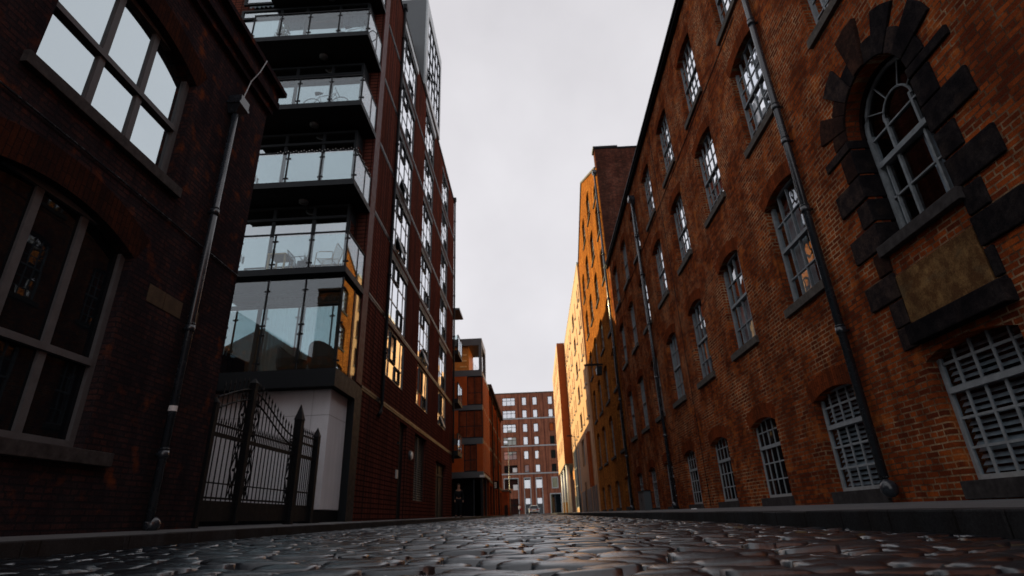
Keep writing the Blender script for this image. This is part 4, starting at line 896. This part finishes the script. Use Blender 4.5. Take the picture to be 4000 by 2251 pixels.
MB().box(-5.0, -4.05, EY+.1, EY+.13, 9.6, 10.5).build('blind', 'white', EB); MB().box(-5.0, -4.0, EY+.1, EY+.13, 5.9, 7.0).build('blind', 'white', EB)
for a, b_, z0, z1 in tall:
    s_ = MB(); s_.box(a-.16, a, EY-.08, EY+.1, z0, z1); s_.box(b_, b_+.16, EY-.08, EY+.1, z0, z1); s_.box(a-.16, b_+.16, EY-.08, EY+.1, z1, z1+.2)
    if z0 > 2: s_.box(a-.16, b_+.16, EY-.08, EY+.1, z0-.2, z0)
    s_.build('window_surround', 'metal_pale', EB)
    p = MB()
    if z0 > 2: p.box(a, b_, EY+.16, EY+.18, z0, z1); p.build('pane', 'g_apt', EB)
    elif z1 < 6: p.box(a, b_, EY+.16, EY+.18, z0, z1); p.build('pane', 'g_dark', EB)
    else:
        p.box(a, b_, EY+.14, EY+.16, 6.2, 7.9); p.build('pane', 'g_far' if b_-a < 2 else 'g_dark', EB)
        q = MB(); q.box(a, b_, EY+.16, EY+.18, z0, 4.15); q.build('pane', 'g_dark', EB)
        q = MB(); q.box(a, b_, EY+.12, EY+.2, 4.15, 6.2); q.build('spandrel', 'brick_far', EB)
        if b_-a < 2: MB().box(a+.1, b_-.15, EY+.13, EY+.155, 3.0, 4.1).build('pale_transom', 'g_far', EB)  # pale strip across the head of the lower pane

# ---------------------------------------------------------------- right side beyond the gabled warehouse
RB = thing('rendered_building', 'sunlit buff rendered building with scattered narrow windows past the gabled warehouse', 'building', (9, 59, .4)); RX = 4.86
hr = []; nar = []; wide = []
for z0 in (8.1, 10.85, 13.4, 16.05, 18.7):
    sh = random.uniform(-.25, .25)
    for y, w0 in ((46.5, .7), (48.1, .75), (51.6, .6), (59.6+sh, .75), (62.3-sh, .7), (65.4+sh, .8), (67.6, .7), (69.9, .7)): nar.append((y, w0, z0, z0+1.65))
    wide.append((54.1, 2.2, z0, z0+1.6))
low = [(47.3, .55, 2.5, 6.9), (48.7, .45, 2.5, 6.9), (50.1, .9, 2.5, 6.9), (54.2, 3.4, 4.7, 7.2), (61.3, 1.8, 2.6, 7.3), (64.4, 6.6, 1.1, 7.6), (55.2, 2.0, .5, 3.2)]
for y, w0, a, b_ in nar+wide+low: hr.append(arch(y, y+w0, a, b_))
mb = MB(); facade(mb, 'R', RX, [(45.9, 0), (72, 0), (72, 22), (45.9, 22)], hr, .3); mb.face([(RX, 45.9, 0), (18, 45.9, 0), (18, 45.9, 22), (RX, 45.9, 22)]); mb.face([(RX, 72, 0), (18, 72, 0), (18, 72, 22), (RX, 72, 22)]); mb.face([(18, 45.9, 0), (18, 72, 0), (18, 72, 22), (18, 45.9, 22)]); mb.face([(RX, 45.9, 22), (18, 45.9, 22), (18, 72, 22), (RX, 72, 22)])
mb.build('wall', 'render', RB)
MB().box(RX-.04, RX+.3, 45.9, 72, 22.0, 22.2).build('coping', 'metal_pale', RB)
segs = [(45.92, 47.3), (47.85, 48.7), (49.15, 50.1), (51.0, 55.2), (57.2, 61.3), (63.1, 64.4), (71, 72)]
for a, b_ in segs: MB().box(RX-.03, RX+.05, a, b_, 0, 2.45).build('plinth', 'metal_mid', RB)
sN = {}
for i, (y, w0, a, b_) in enumerate(nar+wide):
    ms_ = window_meshes('N%.2f' % w0, 'R', w0, b_-a, 1 if w0 < 1 else 2, [], .05, .05, .08, (), frame_mat='metal_mid', pane_mat='g_old', tilt=.004); w_ = window(RB, ms_, (RX+.18, y, a))
    if w0 not in sN: sN[w0] = sill_mesh('R', w0, .08, .14, .03, 'metal_pale')
    put(sN[w0], 'sill', w_, (RX, y, a))
for y, w0, a, b_ in low:
    k = 'g_apt' if w0 > 3 and b_ > 7.4 else ('metal_mid' if w0 == 3.4 else 'g_dark')
    if w0 in (6.6, 1.8): window(RB, window_meshes('Q%.1f' % w0, 'R', w0, b_-a, 5 if w0 > 3 else 2, [2.4, 4.4], .08, .07, .1, (), frame_mat='metal_pale', pane_mat='g_apt'), (RX+.05, y, a))
    else: MB().box(RX+.2, RX+.24, y, y+w0, a, b_).build('recess_panel', k, RB)
for y in (47.9, 49.2): MB().box(RX-.22, RX-.002, y, y+.35, 2.45, 6.9).build('fin', 'orange_panel', RB)
SB = thing('terracotta_block', 'terracotta clad block raised on white columns over the right pavement', 'building', (8, 82, .5))
hs = []
for z0 in (8.2, 11.0, 13.8, 16.6, 19.4):
    for y in (74.5, 77.5, 79.0, 82.5, 85, 87.2, 90): hs.append(arch(y, y+.9, z0, z0+1.7))
mb = MB(); facade(mb, 'R', 3.80, [(72.03, 6.4), (93, 6.4), (93, 22.4), (72.03, 22.4)], hs, .25); mb.build('front_wall', 'render', SB)
mb = MB(); mb.box(3.81, 12, 72.02, 72.3, 6.4, 22.4); mb.build('end_wall', 'terracotta', SB)
MB().box(3.82, 12, 72.3, 93, 6.38, 6.7).box(3.82, 12, 72.3, 93, 22.2, 22.38).box(11.8, 12, 72.3, 93, 6.5, 22.3).box(3.82, 12, 92.8, 93, 6.5, 22.3).build('slabs', 'metal_mid', SB)
for z0 in (8.2, 11.0, 13.8, 16.6, 19.4):
    for y in (74.5, 77.5, 79.0, 82.5, 85, 87.2, 90): MB().box(4.0, 4.03, y, y+.9, z0, z0+1.7).build('pane', 'g_old', SB)
for z_ in (11.8, 17.1): MB().box(3.80, 4.0, 72.005, 72.03, z_, z_+.12).build('joint', 'tile_trim', SB)
MB().tube([(4.15, 73.2, .4), (4.15, 73.2, 6.38)], .24, 20).build('column', 'white', SB, smooth=True); MB().tube([(4.15, 81, .5), (4.15, 81, 6.38)], .24, 20).build('column', 'white', SB, smooth=True); MB().tube([(4.15, 89, .5), (4.15, 89, 6.38)], .24, 20).build('column', 'white', SB, smooth=True)
b = MB(); b.box(5.2, 12, 76, 93, .3, 6.38); b.build('lobby', 'g_dark', SB)
MB().box(5.0, 12, 72.1, 76, 4.6, 6.38).build('lobby_ceiling', 'timber', SB)

# ---------------------------------------------------------------- street furniture, vehicle, people
def lamp_post(x, y, h, label, arm, r=.06):
    z_ = gz(y)+.1; t_ = thing('street_lamp', label, 'street lamp', (x, y, z_))
    MB().tube([(x, y, z_), (x, y, z_+1.2), (x, y, z_+1.25), (x, y, z_+h)], [r*1.5, r*1.5, r, r*.7], 12).build('pole', 'metal_mid', t_, smooth=True)
    MB().tube([(x, y, z_+h-.05), (x+arm, y, z_+h+.05)], r*.5, 8).build('arm', 'metal_mid', t_)
    MB().hexa([(x+arm-.25, y-.12, z_+h), (x+arm+.25, y-.12, z_+h), (x+arm+.25, y+.12, z_+h), (x+arm-.25, y+.12, z_+h), (x+arm-.2, y-.08, z_+h+.12), (x+arm+.2, y-.08, z_+h+.12), (x+arm+.2, y+.08, z_+h+.12), (x+arm-.2, y+.08, z_+h+.12)]).build('lamp_head', 'metal_dark', t_, bevel=.01)
lamp_post(3.85, 52, 6.6, 'grey street lamp on the right pavement before the buff rendered building', -.5)
lamp_post(-3.72, 80, 9.2, 'thin tall street lamp in front of the office block end of the street', -.35, .055)
wl = thing('wall_lamp', 'dark floodlight on a long bracket on the gabled warehouse wall', 'lamp', (5.0, 36.2, 9.4))
MB().box(3.7, 4.98, 36.16, 36.24, 9.62, 9.74).box(4.2, 4.26, 36.1, 36.3, 9.5, 9.86).build('bracket', 'iron', wl)
MB().hexa([(4.5, 36.0, 8.95), (4.85, 36.0, 8.95), (4.85, 36.4, 8.95), (4.5, 36.4, 8.95), (4.55, 36.05, 9.55), (4.92, 36.05, 9.55), (4.92, 36.35, 9.55), (4.55, 36.35, 9.55)]).build('lamp_body', 'metal_dark', wl, bevel=.02)
MB().box(4.485, 4.499, 36.08, 36.32, 9.0, 9.4).build('lamp_glass', 'metal_pale', wl)
cb = thing('utility_cabinet', 'grey metal utility cabinet against the brick warehouse wall', 'cabinet', (4.85, 26.1, gz(26)+.12))
z_ = gz(26)+.1; MB().box(4.68, 4.98, 25.35, 26.75, z_, z_+.78).build('body', 'metal_mid', cb, bevel=.01); MB().box(4.665, 4.679, 25.4, 26.03, z_+.06, z_+.72).box(4.665, 4.679, 26.07, 26.7, z_+.06, z_+.72).build('door', 'metal_mid', cb); MB().box(4.65, 4.99, 25.32, 26.78, z_+.78, z_+.82).build('lid', 'metal_dark', cb)
MB().box(4.655, 4.664, 25.95, 25.98, z_+.35, z_+.5).build('handle', 'iron', cb)
for i, (y, lb) in enumerate(((70.8, 'amber wooden bollard beside the white column, nearer the kerb'), (71.2, 'amber wooden bollard right against the white column base'))):
    x = 3.3+.35*i; z_ = gz(y)+.1; b = MB(); b.box(x-.09, x+.09, y-.09, y+.09, z_-.05, z_+1.12); b.hexa([(x-.09, y-.09, z_+1.12), (x+.09, y-.09, z_+1.12), (x+.09, y+.09, z_+1.12), (x-.09, y+.09, z_+1.12), (x-.05, y-.05, z_+1.2), (x+.05, y-.05, z_+1.2), (x+.05, y+.05, z_+1.2), (x-.05, y+.05, z_+1.2)])
    tag(b.build('bollard', 'yellow'), lb, 'bollard', 'amber bollards by the white columns')
lt = MB(); lt.hexa([(4.0, 15.3, .225), (4.16, 15.32, .225), (4.15, 15.42, .225), (4.02, 15.42, .225), (4.02, 15.32, .245), (4.14, 15.33, .25), (4.13, 15.4, .24), (4.03, 15.4, .25)])
tag(lt.build('litter', 'white'), 'scrap of white paper lying on the right pavement', 'litter')

def skin_mesh(name, verts, edges, radii, mat, sub=1):
    me = bpy.data.meshes.new(name); me.from_pydata(verts, edges, []); o = bpy.data.objects.new(name, me); COL.objects.link(o)
    m1 = o.modifiers.new('skin', 'SKIN'); sv = me.skin_vertices[0].data if me.skin_vertices else None
    if sv is None:
        bm = bmesh.new(); bm.from_mesh(me); bm.verts.layers.skin.verify(); bm.to_mesh(me); bm.free(); sv = me.skin_vertices[0].data
    for k, r in enumerate(radii): sv[k].radius = r if isinstance(r, tuple) else (r, r)
    sv[0].use_root = True
    m2 = o.modifiers.new('sub', 'SUBSURF'); m2.levels = sub; m2.render_levels = sub
    dg = bpy.context.evaluated_depsgraph_get(); res = bpy.data.meshes.new_from_object(o.evaluated_get(dg))
    bpy.data.objects.remove(o); res.materials.clear(); res.materials.append(M[mat])
    for p in res.polygons: p.use_smooth = True
    return res
def person(x, y, z_, label, top, legs, H=1.76, turn=0., stride=.10, extra=None):
    t_ = thing('person', label, 'person', (x, y, z_)); ca, sa = math.cos(turn), math.sin(turn)
    def P(a, b_, h): k = H/1.76; return ((a*ca-b_*sa)*k, (a*sa+b_*ca)*k, h*k)
    V = [P(0, 0, .95), P(0, 0, 1.15), P(0, -.01, 1.38), P(0, 0, 1.50), P(0, -.02, 1.58), P(0, -.025, 1.68), P(0, -.01, 1.755),
         P(.10, 0, .90), P(.11, -stride, .50), P(.12, -stride*.6, .09), P(.13, -stride*.6-.15, .035), P(-.10, 0, .90), P(-.11, stride*.6, .49), P(-.12, stride*1.3, .10), P(-.13, stride*1.3-.14, .035),
         P(.19, 0, 1.40), P(.25, .03, 1.13), P(.25, -.06, .88), P(.245, -.09, .78), P(-.19, 0, 1.40), P(-.25, .02, 1.13), P(-.24, -.10, .90), P(-.235, -.14, .80)]
    Eg = [(0, 1), (1, 2), (2, 3), (3, 4), (4, 5), (5, 6), (0, 7), (7, 8), (8, 9), (9, 10), (0, 11), (11, 12), (12, 13), (13, 14), (2, 15), (15, 16), (16, 17), (17, 18), (2, 19), (19, 20), (20, 21), (21, 22)]
    Rd = [.13, .12, .14, .06, .075, .095, .06, .085, .062, .042, .035, .085, .062, .042, .035, .06, .045, .035, .03, .06, .045, .035, .03]
    put(skin_mesh('body', V, Eg, Rd, 'skin', 2), 'body', t_, (x, y, z_))
    jk = [0, 1, 2, 15, 16, 17, 19, 20, 21]; ix = {v_: i for i, v_ in enumerate(jk)}
    put(skin_mesh('jacket', [V[i] for i in jk], [(ix[a], ix[b_]) for a, b_ in Eg if a in ix and b_ in ix], [Rd[i]+.022 for i in jk], top, 2), 'jacket', t_, (x, y, z_))
    tr = [0, 7, 8, 9, 11, 12, 13]; ix = {v_: i for i, v_ in enumerate(tr)}
    put(skin_mesh('trousers', [V[i] for i in tr], [(ix[a], ix[b_]) for a, b_ in Eg if a in ix and b_ in ix], [Rd[i]+.02 for i in tr], legs, 2), 'trousers', t_, (x, y, z_))
    hh = MB(); hh.ball(tuple(Vector(P(0, .015, 1.70))+Vector((x, y, z_))), .105, 10, 1.05); hh.build('hair', 'hair', t_, smooth=True)
    for vi in (10, 14):
        s_ = MB(); c0 = Vector(V[vi])+Vector((x, y, z_)); d = Vector(P(0, .12, 0)); s_.tube([c0+Vector((0, 0, .012)), c0+d+Vector((0, 0, .015))], [.045, .05], 8); s_.build('shoe', 'rubber', t_, smooth=True)
    return t_
person(-4.55, 33.4, gz(33.4)+.105, 'person in dark jacket and trousers standing on the left pavement before dark shopfront', 'cloth_dark', 'cloth_dark', 1.78, .4)
pp = person(-3.02, 99, gz(99), 'distant person in white top with red bag walking left of the parked car', 'cloth_white', 'cloth_dark', 1.7, .9, .2)
tag(MB().box(-2.85, -2.6, 98.9, 99.05, gz(99)+.75, gz(99)+1.1).build('bag', 'cloth_red', None, bevel=.03), 'small red bag held by the distant person in white', 'bag')

def car(x, y, z_):
    t_ = thing('parked_car', 'silver white car seen from behind at the end of the cobbled street', 'car', (x, y, z_))
    prof = [(0, .95, .25, .86), (.15, .95, .25, .93), (.5, 1.0, .22, .94), (3.2, .98, .22, .94), (4.2, .84, .25, .90), (4.45, .6, .30, .82)]
    b = MB(); rings = []
    for py, top, bot, hw in prof:
        rings.append([(x-hw*.94, y+py, z_+bot), (x-hw, y+py, z_+(bot+top)/2), (x-hw*.97, y+py, z_+top-.06), (x-hw*.88, y+py, z_+top), (x+hw*.88, y+py, z_+top), (x+hw*.97, y+py, z_+top-.06), (x+hw, y+py, z_+(bot+top)/2), (x+hw*.94, y+py, z_+bot)])
    def loft(rings):
        for ra, rb in zip(rings[:-1], rings[1:]):
            for k in range(8): b.face([ra[k], ra[(k+1) % 8], rb[(k+1) % 8], rb[k]])
        b.face(rings[0]); b.face(rings[-1])
    loft(rings); b.build('body', 'silver', t_)
    c_ = MB(); lp = [(.12, .97), (.55, 1.46), (1.2, 1.52), (2.2, 1.48), (3.2, 1.0)]
    lo = [(x-.78, y+.12, z_+.96), (x+.78, y+.12, z_+.96), (x+.80, y+3.2, z_+.97), (x-.80, y+3.2, z_+.97), (x-.62, y+.6, z_+1.46), (x+.62, y+.6, z_+1.46), (x+.60, y+2.3, z_+1.46), (x-.60, y+2.3, z_+1.46)]
    c_.hexa(lo); cab = c_.build('cabin', 'g_dark', t_)
    r_ = MB(); r_.hexa([(x-.63, y+.42, z_+1.462), (x+.63, y+.42, z_+1.462), (x+.6, y+2.3, z_+1.462), (x-.6, y+2.3, z_+1.462), (x-.58, y+.55, z_+1.53), (x+.58, y+.55, z_+1.53), (x+.55, y+2.2, z_+1.53), (x-.55, y+2.2, z_+1.53)])
    for s_ in (-1, 1): r_.hexa([(x+s_*.80-.03, y+.06, z_+.95), (x+s_*.80+.03, y+.06, z_+.95), (x+s_*.80+.03, y+.16, z_+.95), (x+s_*.80-.03, y+.16, z_+.95), (x+s_*.62-.03, y+.5, z_+1.47), (x+s_*.62+.03, y+.5, z_+1.47), (x+s_*.62+.03, y+.62, z_+1.47), (x+s_*.62-.03, y+.62, z_+1.47)])
    r_.build('roof', 'silver', t_)
    for s_ in (-1, 1):
        MB().box(x+s_*.62-.22, x+s_*.62+.22, y-.03, y+.02, z_+.72, z_+.88).build('tail_light', 'redglass', t_, bevel=.01)
        for py in (.8, 3.5): w = MB(); w.tube([(x+s_*.72, y+py, z_+.32), (x+s_*.93, y+py, z_+.32)], .32, 18); w.build('wheel', 'rubber', t_)
        MB().box(x+s_*1.0-.09, x+s_*1.0+.09, y+2.9, y+3.0, z_+.95, z_+1.1).build('mirror', 'silver', t_, bevel=.02)
    MB().box(x-.26, x+.26, y-.02, y+.01, z_+.58, z_+.70).build('number_plate', 'yellow', t_); MB().box(x-.8, x+.8, y-.05, y+.1, z_+.26, z_+.48).build('bumper', 'metal_dark', t_, bevel=.02)
car(-.58, 103, gz(103)-.02)
